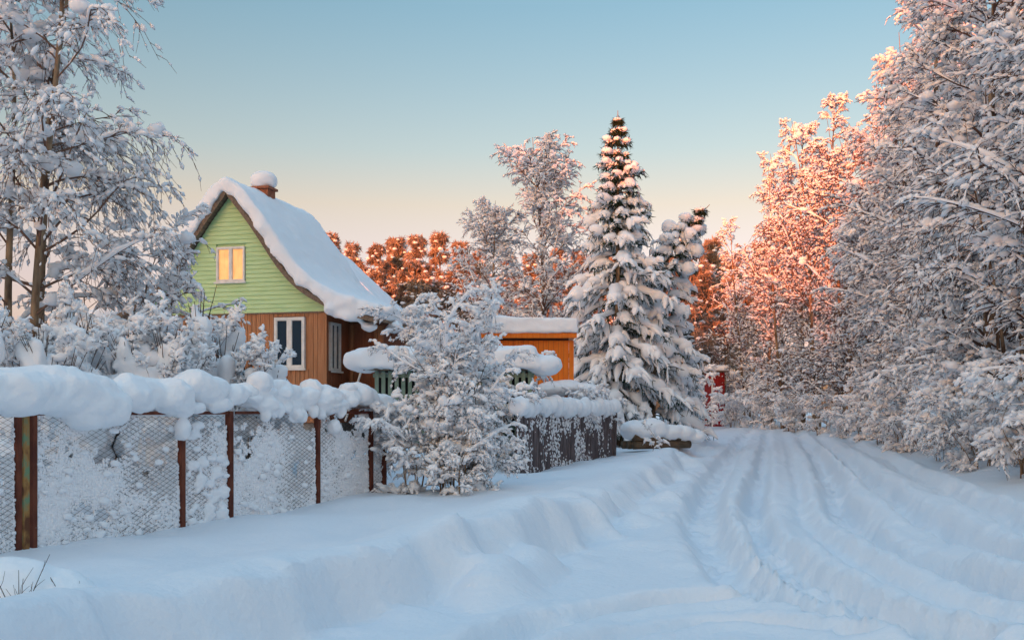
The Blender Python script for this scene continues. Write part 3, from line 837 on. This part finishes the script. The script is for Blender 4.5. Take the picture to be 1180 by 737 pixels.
# chimney
g = Geo(); g.box(-.05, .43, 1.25, 1.70, 6.9, 7.93); ch = link('chimney', g.mesh('chimney', M['brick'], False), roof)
g = Geo(); g.box(-.11, .49, 1.19, 1.76, 7.935, 8.0); link('chimney_cap', g.mesh('chimney_cap', M['brick'], False), roof)
g = Geo(); V, F = blobs([(.19, 1.47, 8.20)], [(.38, .37, .28)], 3, .06, 1.2); g.add(V, None, F)
link('chimney_snow', g.mesh('chimney_snow', M['snow']), roof)
# roof snow
g = prof_strip(.075, .42, -.36, DEP + .22)
V, F = blobs([(3.0, -.30, 4.30), (3.25, -.26, 4.16), (3.9, .2, 3.88), (4.2, 1.3, 3.92), (4.25, 2.3, 3.95), (3.6, -.2, 4.1)], [(.30, .16, .15), (.22, .14, .13), (.24, .3, .14), (.22, .35, .13), (.2, .4, .15), (.3, .2, .15)], 2, .1)
g.add(V, None, F)
us = rng.uniform(-4.4, 4.4, 90); vs = np.full(90, -.33) + rng.uniform(-.04, .05, 90)
V, F = blobs(np.stack([us, vs, roof_z(us) + .26 + rng.uniform(-.12, .1, 90)], -1), rng.uniform(.09, .16, (90, 1)) * np.array([1, .6, 1]), 1, .1); g.add(V, None, F)
rs = snow_solid('roof_snow', g, .08, 4, .035, 1.3, M['snow'])
link('roof_snow', rs, roof)

# ------------------------------------------------------------------ sheds and further roofs
def snow_slab(name, boxes, voxel, it, amp, par, extra=None):
    g = Geo()
    for V in boxes: g.hexa(V)
    if extra is not None: g.add(extra[0], None, extra[1])
    return link(name, snow_solid(name, g, voxel, it, amp, 1.6, M['snow']), par)

# orange shed
shed = thing('shed', 'bright orange wooden shed under a thick flat snow roof', 'shed', (-.42, 30, 0), 0)
g = Geo(); g.box(.02, 2.12, .03, 2.6, .2, 3.9); link('wall', g.mesh('wall', M['shed_dark'], False), shed)
u = 0.0
fw = link('front_wall', None, shed)
while u < 2.13:
    g = Geo(); g.box(u + .004, u + .148, -.02, .025, .3, 3.78 ); link('wall_board', g.mesh('wall_board', M['orange'], False), fw); u += .152
g = Geo(); g.box(-.5, 2.35, -.25, 2.8, 3.905, 3.98); link('roof', g.mesh('roof', M['orange'], False), shed)
g = Geo(); g.box(-.5, 2.35, -.275, -.255, 3.84, 3.99); link('fascia', g.mesh('fascia', M['orange'], False), shed)
snow_slab('roof_snow', [[(-.75,-.36,3.99),(2.42,-.36,3.99),(2.42,2.9,3.99),(-.75,2.9,3.99),(-.7,-.34,4.52),(2.36,-.34,4.42),(2.36,2.9,4.42),(-.7,2.9,4.55)]], .055, 8, .04, shed)

# slatted woodshed under a long pillow of snow
ws = thing('woodshed', 'low pale green slatted woodshed under a long pillow of snow', 'woodshed', (-3.45, 24.6, 0), -.03)
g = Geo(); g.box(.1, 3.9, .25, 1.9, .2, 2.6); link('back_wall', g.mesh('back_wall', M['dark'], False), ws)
u = .05
while u < 3.95:
    g = Geo(); g.box(u, u + .095, .10, .135, .3, 2.66); link('slat', g.mesh('slat', M['slat'], False), ws); u += .165
for zz in (1.2, 2.5):
    g = Geo(); g.box(0, 4.0, .14, .19, zz, zz + .1); link('rail', g.mesh('rail', M['slat'], False), ws)
g = Geo(); g.box(-.2, 4.2, -.1, 2.2, 2.67, 2.72); link('roof', g.mesh('roof', M['rake'], False), ws)
snow_slab('roof_snow', [[(-.25,-.3,2.73),(4.15,-.3,2.73),(4.3,2.3,2.73),(-.25,2.3,2.73),(-.2,-.28,3.20),(4.0,-.28,3.20),(4.0,2.2,3.34),(-.2,2.2,3.34)]], .055, 10, .06, ws,
          blobs([(-.2, .2, 2.95), (4.2, .3, 2.82), (1.2, -.2, 3.0), (2.7, -.2, 2.98)], [(.42, .6, .30), (.5, .5, .25), (.8, .3, .24), (.7, .3, .22)], 2, .1))

# neighbour's big house, only its roof shows
nb = thing('house', 'distant house whose sunlit pink snow roof peeps out behind the green house', 'house', (-11.7, 62, .35), -.1)
g = Geo(); g.box(-4.5, 3.4, .2, 8, -.2, 8.0); link('wall', g.mesh('wall', M['shed_dark'], False), nb)
rp = np.array([(-6.2, 6.4), (-.8, 11.5), (4.4, 6.6)])
def gable_roof(o0, o1, v0, v1):
    n = 3; V = [(a[0], vv, a[1] + o) for o in (o0, o1) for vv in (v0, v1) for a in rp]
    q = []
    for i in range(2):
        q += [(i, n+i, n+i+1, i+1), (2*n+i, 2*n+i+1, 3*n+i+1, 3*n+i), (i, i+1, 2*n+i+1, 2*n+i), (n+i, 3*n+i, 3*n+i+1, n+i+1)]
    q += [(0, 2*n, 3*n, n), (n-1, 2*n-1, 4*n-1, 3*n-1)]
    return Geo().add(V, q)
link('roof', gable_roof(0, .1, -.3, 8.6).mesh('roof', M['rake'], False), nb)
link('roof_snow', snow_solid('roof_snow', gable_roof(.11, .7, -.5, 8.8), .15, 6, .05, 1.0, M['snow']), nb)

# red hut at the far end of the road
hut = thing('hut', 'small red wooden hut glimpsed through the trees at the far road end', 'hut', (17.2, 83, hz(17.2, 83) + 1.5), .1)
for i in range(5):
    g = Geo(); g.box(-.5 + i * .2, -.5 + i * .2 + .19, -.02, .03, -2.2, 3.0); link('wall_board', g.mesh('wall_board', M['red'], False), hut)
g = Geo(); g.box(-.5, .5, .035, 2.4, -2.3, 3.0); link('wall', g.mesh('wall', M['red'], False), hut)
g = Geo(); g.box(-.62, -.505, -.05, .06, -2.2, 3.05); link('corner_board', g.mesh('corner_board', M['white'], False), hut)
g = Geo(); g.box(-.75, .75, -.25, 2.6, 3.06, 3.14); link('roof', g.mesh('roof', M['rake'], False), hut)
snow_slab('roof_snow', [[(-.85,-.35,3.15),(.85,-.35,3.15),(.85,2.7,3.15),(-.85,2.7,3.15),(-.75,-.3,3.6),(.75,-.3,3.6),(.75,2.6,3.6),(-.75,2.6,3.6)]], .08, 6, .03, hut)

# ------------------------------------------------------------------ wire fence
FA, FB = np.array([-5.6, 11.5]), np.array([-2.5, 18.0])
FD = FB - FA; FL = np.linalg.norm(FD); FU = FD / FL; FN = np.array([FU[1], -FU[0]])     # FN points to the road
frz = math.atan2(FU[1], FU[0])
fence = thing('chain_link_fence', 'rusty framed wire mesh fence clogged with snow', 'fence', (FA[0], FA[1], 0), frz)
# local frame: x along the fence, y to the yard, z up
def f_at(px):                                        # distance along the fence of a photo column
    k = (px - CX) / FPX
    t = (k * FA[1] - FA[0]) / (FD[0] - k * FD[1])
    return t * FL
def f_ground(a):
    p_ = FA + FU * a
    return hz(p_[0], p_[1])
def angle_iron(a, w, z0, z1, m, flip=1):
    g = Geo(); t_ = .007
    g.box(a, a + w * flip if flip > 0 else a, -w / 2, -w / 2 + t_, z0, z1) if flip > 0 else g.box(a - w, a, -w / 2, -w / 2 + t_, z0, z1)
    g.box(a, a + t_, -w / 2 + t_, w / 2, z0, z1) if flip > 0 else g.box(a - t_, a, -w / 2 + t_, w / 2, z0, z1)
    return g.mesh('post', m, False)
posts = [(f_at(-60), .07, 'rust', 1), (f_at(18), .06, 'rust', 1), (f_at(25), .075, 'rust_yellow', 1), (f_at(36), .06, 'rust', 1), (f_at(207), .075, 'rust', 1), (f_at(262), .085, 'rust', 1),
         (f_at(364), .075, 'rust', 1), (f_at(426), .07, 'rust', 1), (f_at(441), .075, 'rust', 1)]
for k, (a, w_, m_, fl) in enumerate(posts):
    o = link('post', angle_iron(a, w_, f_ground(a) - .3, 1.69 - .002 * k, M[m_], fl), fence)
    if m_ == 'rust_yellow': o['label'] = 'post with peeling yellow and green paint'
spans = [(f_at(-150), f_at(18)), (f_at(40), f_at(206)), (f_at(214), f_at(261)), (f_at(269), f_at(363)), (f_at(370), f_at(425)), (f_at(430), f_at(440))]
PW = .064
for k, (a0, a1) in enumerate(spans):
    g = Geo(); g.box(a0, a1, -.030, -.024, 1.635, 1.68); g.box(a0, a1, -.024, .02, 1.672, 1.679); link('rail', g.mesh('rail', M['rust'], False), fence)
    zb = min(f_ground(a0), f_ground(a1)) - .08; zt = 1.635
    ni = int((a1 - a0) / PW); nk = int((zt - zb) / (PW / 2))
    aa = np.arange(ni) * PW + a0 + PW / 2
    kk = np.arange(nk + 1)
    P = np.zeros((ni, nk + 1, 3))
    P[..., 0] = aa[:, None] + PW * .49 * np.where(kk % 2, 1, -1)[None] * np.where(np.arange(ni) % 2, -1, 1)[:, None]
    P[..., 1] = .003 * np.where(kk % 2, 1, -1)[None] * np.where(np.arange(ni) % 2, 1, -1)[:, None] + .02 * np.sin(aa * 2.1)[:, None] * np.sin(kk * .05)[None]
    P[..., 2] = zb + kk[None] * PW / 2
    V, q = tubes(P, np.full(P.shape[:2], .0042), 3)
    g = Geo().add(V, q)
    tag(link('wire_mesh', g.mesh('wire_mesh', M['wire']), fence), kind='stuff')
    # snow caught in the mesh cells
    ca, cz = np.meshgrid(np.arange(a0 + .01, a1, PW * .45), np.arange(zb, zt, PW * .45))
    ca = ca.ravel() + rng.uniform(-.008, .008, ca.size); cz = cz.ravel() + rng.uniform(-.008, .008, cz.size)
    nz = fbm2(ca * 2.6 + k * 9, cz * 2.6, 3) + .6 * vnoise(np.stack([ca * 14, cz * 14, ca * 0 + k], -1))
    hrel = (cz - zb) / (zt - zb)
    dens = np.interp(hrel, [0, .35, .7, 1], [1.6, 1.2, .65, -.3]) + (.2 if k in (2, 3, 4) else 0)
    keep = nz < dens
    ca, cz, nz, dens = ca[keep], cz[keep], nz[keep], dens[keep]
    fat = np.clip((dens - nz) * .5, 0, 1)
    sz = (.018 + .020 * fat)[:, None] * rng.uniform(.75, 1.25, (len(ca), 3)) * np.array([1, .75, 1.05])
    V, F = blobs(np.stack([ca, .016 + rng.uniform(-.008, .008, len(ca)), cz], -1), sz, 0, .2, 1.5, None, k)
    g = Geo().add(V, None, F)
    tag(link('mesh_snow', g.mesh('mesh_snow', M['snow_tree']), fence), kind='stuff')
    # bigger lumps
    n = int(26 * (a1 - a0)) if k != 2 else 60
    la = rng.uniform(a0 + .03, a1 - .03, n); lz = zb + (zt - zb) * rng.uniform(.02, .95, n) ** 1.5
    sz = rng.uniform(.02, .058, (n, 1)) ** 1 * np.array([1.2, .55, .8]) * (1.5 if k == 2 else 1)
    V, F = blobs(np.stack([la, rng.uniform(-.035, .0, n), lz], -1), sz, 2, .35, 1.6, np.tile([0, 0, 1.0], (n, 1)), 90 + k)
    g = Geo().add(V, None, F)
    tag(link('mesh_snow', snow_solid('mesh_snow', g, .018, 2, .006, 9, M['snow']), fence), kind='stuff')

# snow lying on the fence: photo column, row, half sizes across / depth / height
def fence_blobs(lst, sub=2, seed=0):
    C, S = [], []
    for px, py, ra, rd, rh, back in lst:
        a = f_at(px); Yd = FA[1] + FU[1] * a
        z = EYE - (py - HY) / FPX * Yd
        C.append((a, back, z)); S.append((ra, rd, rh))
    return blobs(C, S, sub, .10, 1.2, np.tile([0, 0, 1.0], (len(C), 1)), seed)
def local_blobs(C, S, sub, nz, seed):                 # axis-aligned in the fence frame
    V0, F0 = ICO[sub]; r = np.random.default_rng(seed); C = np.array(C); S = np.array(S)
    off = r.uniform(0, 99, (len(C), 1, 3))
    U = np.broadcast_to(V0, (len(C),) + V0.shape)
    V = U * (1 + nz * vnoise(U * 1.4 + off))[..., None] * S[:, None] + C[:, None]
    return V.reshape(-1, 3), (F0[None] + (np.arange(len(C)) * len(V0))[:, None, None]).reshape(-1, 3)
def fence_cap(name, lst, voxel=.026, it=14, amp=.05, seed=0):
    C, S = [], []
    for px, py, ra, rd, rh, back in lst:
        a = f_at(px); Yd = FA[1] + FU[1] * a
        C.append((a, back, EYE - (py - HY) / FPX * Yd)); S.append((ra, rd, rh))
    V, F = local_blobs(C, S, 2, .16, seed)
    g = Geo().add(V, None, F)
    return link(name, snow_solid(name, g, voxel, it, amp, 2.2, M['snow']), fence)
fence_cap('snow_cap', [(-60,448,.6,.34,.25,.05), (-20,450,.6,.36,.25,.05), (15,448,.5,.36,.26,.03), (45,448,.5,.36,.27,.02), (75,453,.45,.36,.27,0), (100,460,.42,.32,.27,-.03), (118,467,.30,.26,.24,-.05), (92,478,.26,.20,.17,-.08)])
fence_cap('snow_cap', [(166,450,.45,.32,.23,.08), (150,454,.3,.3,.2,.02), (192,456,.30,.30,.26,-.02), (205,466,.16,.2,.16,-.07), (203,496,.11,.10,.17,-.09), (236,447,.50,.32,.22,.1), (270,455,.22,.24,.17,.0), (250,466,.22,.16,.08,-.04), (286,452,.2,.22,.14,.08), (160,468,.2,.16,.10,-.05), (222,470,.12,.12,.08,-.06)], seed=2)
rr = np.random.default_rng(77)
dl = [(float(rr.uniform(288, 404)), float(rr.normal(459, 8)), *[float(v_) for v_ in rr.uniform(.07, .17, 3) * np.array([1.7, 1.2, .85])], float(rr.uniform(-.04, .12))) for _ in range(46)]
dl += [(px_, float(462 + rr.uniform(8, 30)), float(rr.uniform(.06, .12)), .09, float(rr.uniform(.07, .13)), -.07) for px_ in (302, 311, 318, 327, 338, 344, 357, 366, 380, 388)]
fence_cap('snow_cap', dl, voxel=.022, it=5, amp=.04, seed=3)
fence_cap('snow_cap', [(402,458,.26,.30,.19,.1), (416,456,.26,.30,.20,.1), (428,459,.20,.26,.17,.1)], seed=4)
g = Geo(); g.box(f_at(400), f_at(437), -.12, .3, 1.72, 1.76); link('shelf_board', g.mesh('shelf_board', M['fence_wood'], False), fence)
fence_cap('snow_cap', [(446,470,.3,.26,.25,.1), (452,486,.26,.2,.22,0), (448,500,.16,.14,.2,-.05), (462,478,.4,.3,.25,.15)], seed=5)

# ------------------------------------------------------------------ shrubs behind the wire fence, twigs bundled with snow
FROST = {}                                            # upright frosted twigs shared by these shrubs
def fan_shrub(name, seed, n=14, H=2.6, W=1.0, fat=1.0):
    r = np.random.default_rng(seed)
    gb, gs = Geo(), Geo()
    C, S, T = [], [], []
    for k in range(n):
        a = r.uniform(0, 6.28); rad = W * r.uniform(.1, 1) ** .6
        tip = np.array([math.cos(a) * rad, math.sin(a) * rad * .7, H * r.uniform(.5, 1.0) * (1 - .22 * (rad / W) ** 2)])
        d = unit(np.array([math.cos(a) * .45 * rad / W + r.normal(0, .12), math.sin(a) * .3 * rad / W + r.normal(0, .1), 1.0]))
        L = r.uniform(.6, 1.05); b = tip - d * L
        u = np.linspace(0, 1, 5)[:, None]
        stem = np.array([math.cos(a) * .12, math.sin(a) * .12, 0]) * (1 - u) ** 1 + b * u
        V, q = tubes(stem[None], taper(1, 5, .018, .011), 4); gb.add(V, q)
        P, _, _ = kids(np.stack([b, b + d * L * .5, b + d * L])[None], r, 14, .0, .5, np.array([L * .80]), 19, -.12, 5, .05, .2, wig=.03, squash=1)
        V, q = tubes(P, taper(len(P), 5, .010, .005), 3); gb.add(V, q)
        side = unit(np.cross(d, np.array([r.normal(), r.normal(), .3])))
        for w_ in ((-1, 0, 1) if r.uniform() < .7 else (-.5, .6)):
            dd = unit(d + side * .24 * w_ + r.normal(0, .04, 3)); Lw = L * r.uniform(.72, 1.0) * (1 - .10 * abs(w_))
            C.append(b + dd * Lw * .56); S.append(np.array([.12, .105, .46 * Lw]) * r.uniform(.85, 1.2) * np.array([fat, fat, 1])); T.append(dd)
            C.append(b + dd * Lw * .82); S.append(np.array([.13, .12, .17 * Lw]) * r.uniform(.8, 1.15)); T.append(dd)
        if r.uniform() < .6:
            C.append(b + np.array([r.normal(0, .12), r.normal(0, .1), -.05])); S.append(np.array([.22, .18, .2]) * r.uniform(.8, 1.2) * fat); T.append(np.array([0, 0, 1.0]))
    V, F = blobs(C, S, 2, .20, 1.5, T, seed)
    gs.add(V, None, F)
    V, F = blobs([(r.normal(0, W * .5), r.normal(0, W * .3), H * r.uniform(.35, .55)) for _ in range(10)], r.uniform(.25, .42, (10, 1)) * np.array([1.1, .9, .8]), 2, .2, 1.4, None, seed + 1); gs.add(V, None, F)
    V, F = blobs([(r.uniform(-1, 1) * W * .55, r.uniform(-1, 1) * W * .4, H * r.uniform(.05, .36)) for _ in range(16)], r.uniform(.25, .36, (16, 1)) * np.array([1.1, .9, .9]), 2, .25, 1.5, None, seed + 2); gs.add(V, None, F)
    fz = FROST or leafless('fan_frost', 78, 2.36, .58, 8, 6, 3, 9, (0, 0), .35, 26, -.05, .1, .032, up1=.35, trunk_r=.014, nclump=24, clump=.15, stem_spread=.30, twig_r=.0055, shape=.6, top=.5, twigmat='twig', lsec=3, lt=2)
    FROST.update(fz)
    return dict(crown=fz['crown'], twig_snow=fz['snow_cover'], stem=fz['trunk'], branches=gb.mesh(name + '_twigs', M['twig']), snow_cover=snow_solid(name + '_snow', gs, .036, 1, .016, 6, M['snow']))
fans = [fan_shrub('fan_a', 71, 15, 2.6, 1.1), fan_shrub('fan_b', 72, 14, 2.7, 1.0), fan_shrub('fan_c', 73, 13, 2.5, 1.0)]
fs = [(-10, 358, 13.7, 0, 'snow-clumped shrub at the left picture edge above the wire fence'), (62, 350, 14.2, 1, 'snow-clumped shrub above the wire fence, second from the left edge'), (118, 350, 15.2, 2, 'snow-clumped shrub above the wire fence, third from the left edge'),
      (178, 368, 15.3, 1, 'snow-clumped shrub behind the narrow fence panel'), (228, 340, 16.8, 0, 'tallest snow-clumped shrub just left of the green house gable'), (284, 380, 17.0, 2, 'twiggy snow-clumped shrub in front of the brown wall, left of its window')]
for k, (px, top, Y, kd, lab) in enumerate(fs):
    q_ = at(px, top, Y); g0 = hz(q_[0], Y)
    s_ = (q_[2] - g0) / (2.6, 2.7, 2.5)[kd]
    place(fans[kd], 'shrub', lab, 'shrub', q_[0], Y, (.3, 2.2, 4.0, 5.1, 1.3, 3.2)[k], s_ * 1.08 if k < 4 else s_ * 1.02, 'snow-clumped shrubs behind the wire fence')

# ------------------------------------------------------------------ old plank fence
PA, PB = np.array([.1, 22.6]), np.array([3.1, 31.0])
pl = np.linalg.norm(PB - PA); pu = (PB - PA) / pl
pf = thing('plank_fence', 'dark weathered plank fence with a row of round snow caps', 'fence', (PA[0], PA[1], 0), math.atan2(pu[1], pu[0]))
r = np.random.default_rng(81)
a = 0.0; caps_C, caps_S = [], []
while a < pl:
    w_ = r.uniform(.13, .19); top = 1.62 + r.uniform(-.10, .08); p_ = PA + pu * (a + .08); g0 = hz(p_[0], p_[1]) - .25
    ln = r.normal(0, .03); y0 = r.uniform(-.012, .012)
    g = Geo(); g.hexa([(a, y0-.014, g0), (a+w_, y0-.014, g0), (a+w_, y0+.012, g0), (a, y0+.012, g0), (a+ln, y0-.014, top), (a+w_+ln, y0-.014, top+r.uniform(-.03,.03)), (a+w_+ln, y0+.012, top), (a+ln, y0+.012, top)])
    link('plank', g.mesh('plank', M['fence_wood'], False), pf)
    a += w_ + r.uniform(.01, .05)
for zz in (.75, 1.35):
    g = Geo(); g.box(0, pl, .016, .06, zz, zz + .08); link('rail', g.mesh('rail', M['fence_wood'], False), pf)
g = Geo(); g.hexa([(pl-.02,-.10,0.0),(pl+.12,-.10,0.0),(pl+.12,.04,0.0),(pl-.02,.04,0.0),(pl+.2,-.10,1.75),(pl+.34,-.10,1.75),(pl+.34,.04,1.75),(pl+.2,.04,1.75)])
tag(link('end_post', g.mesh('end_post', M['fence_wood'], False), pf), 'leaning end post')
g = Geo(); a = .1
C, S = [], []
while a < pl + .3:
    w_ = r.uniform(.22, .40); C.append((a + w_ * .5, 0, 1.76 + r.uniform(-.03, .06))); S.append((w_ * .62, r.uniform(.18, .25), r.uniform(.19, .31))); a += w_ * r.uniform(1.15, 1.5)
V, F = local_blobs(C, S, 2, .08, 5); g.add(V, None, F)
link('snow_cap', snow_solid('snow_cap', g, .03, 1, .012, 3, M['snow']), pf)
n = 4200                                               # frost and snow stuck to the boards
la = r.uniform(0, pl, n); lz = .2 + 1.4 * r.uniform(0, 1, n)
nz = fbm2(la * 2.2, lz * 1.4, 3) + r.normal(0, .28, n); k_ = nz > np.interp(lz, [.2, .7, 1.2, 1.6], [.55, .45, .1, -.3])
V, F = blobs(np.stack([la[k_], np.full(k_.sum(), -.02), lz[k_]], -1), r.uniform(.010, .034, (k_.sum(), 1)) * np.array([.9, .5, 1.2]), 0, .2, 1.4, None, 6)
tag(link('stuck_snow', Geo().add(V, None, F).mesh('stuck_snow', M['snow_tree']), pf), kind='stuff')

# snowy brushwood behind the plank fence
for k, (px, Y, s_) in enumerate([(606, 27.0, .85), (646, 29.5, .8), (676, 32.0, .8), (560, 23.6, .9)]):
    q_ = at(px, 470, Y)
    place(under[k % 2], 'shrub', 'snowy bush behind the plank fence, %s' % ['left of the orange wall', 'below the orange shed', 'below the shed corner, near the spruce', 'half hidden by the large bush'][k], 'shrub', q_[0], Y, k * 1.1, s_, 'bushes behind the plank fence')
mound = thing('snow_mound', 'smooth snow-capped stack beside the orange shed behind the plank fence', 'mound', (1.2, 29.8, 0))
V, F = blobs([(0, 0, 2.3), (.45, .1, 2.36), (1.0, .1, 2.3)], [(.5, .5, .26), (.5, .5, .24), (.45, .4, .2)], 2, .1)
link('snow_cap', snow_solid('snow_cap', Geo().add(V, None, F), .03, 5, .02, 3, M['snow']), mound)
for i in range(3):
    g = Geo(); g.box(-.2, 1.0, -.25, .25, .6 + i * .4, .96 + i * .4); link('crate', g.mesh('crate', M['log'], False), mound)

# snowed-in logs by the roadside
lp = at(756, 512, 33.5)
logs = thing('log_pile', 'low log pile buried under smooth snow beside the road', 'log pile', (lp[0], 33.5, hz(lp[0], 33.5)), .5)
for i in range(4):
    P = np.array([[(-1.1, -.25 + .3 * (i % 3), .15 + .26 * (i // 3)), (0, -.25 + .3 * (i % 3), .16 + .26 * (i // 3)), (1.2, -.25 + .3 * (i % 3), .15 + .26 * (i // 3))]])
    V, q = tubes(P, np.full((1, 3), .14), 10); n = 10
    g = Geo().add(V, q, [(0, j + 1, j) for j in range(1, n - 1)] + [(20, 20 + j, 20 + j + 1) for j in range(1, n - 1)])
    link('log', g.mesh('log', M['log']), logs)
V, F = local_blobs([(-.75, 0, .62), (-.2, 0, .66), (.4, .05, .55), (1.0, .05, .5), (1.5, 0, .40)], [(.62, .62, .34), (.6, .6, .36), (.65, .6, .3), (.6, .6, .28), (.5, .5, .24)], 2, .1, 8)
link('snow_cap', snow_solid('snow_cap', Geo().add(V, None, F), .04, 6, .03, 2, M['snow']), logs)

sap = leafless('sapling', 25, 1.0, .35, 10, 4, 2, 1, (0, 0), .15, 50, .2, .3, .03, trunk_r=.012, nclump=0, twig_r=.005)
q_ = at(752, 512, 31)
place(sap, 'sapling', 'tiny snow-covered sapling on the bank in front of the log pile', 'sapling', q_[0], 31)

# bare twigs and a snow mound in the near left corner
def bare(seed, H, n):
    r = np.random.default_rng(seed); gb = Geo()
    T = np.zeros((n, 6, 3)); u = np.linspace(0, 1, 6)
    for k in range(n):
        a = r.uniform(0, 6.28); T[k, :, 0] = math.cos(a) * .5 * H * u ** 1.3; T[k, :, 1] = math.sin(a) * .4 * H * u ** 1.3; T[k, :, 2] = -.1 + (H + .1) * u * r.uniform(.6, 1)
    V, q = tubes(T, taper(n, 6, .006, .002), 4); gb.add(V, q)
    P, _, _ = kids(T, r, 4, .3, .9, np.full(n, H * .4), 35, 0, 4, .1, .4)
    V, q = tubes(P, taper(len(P), 4, .003, .0015), 3); gb.add(V, q)
    return dict(branches=gb.mesh('bare', M['twig']))
for px, py, Y, H, sd, lab in [(22, 700, 8.1, .55, 1, 'thin bare twigs poking out of the snow at the bottom left corner'), (80, 690, 8.6, .32, 2, 'short bare twigs in the hollow right of the corner twigs')]:
    q_ = at(px, py, Y); place(bare(sd, H, 4), 'twig_tuft', lab, 'twigs', q_[0], Y)
q_ = at(10, 690, 8.7)
V, F = blobs([(0, 0, .05), (.35, .1, .0), (-.5, .1, .1)], [(.5, .45, .34), (.4, .4, .26), (.5, .5, .4)], 2, .1)
tag(link('snow_mound', snow_solid('snow_mound', Geo().add(V, None, F), .03, 6, .02, 3, M['snow']), None, (q_[0], 8.7, hz(q_[0], 8.7))), 'rounded snow mound in the bottom left corner below the painted post', 'mound')
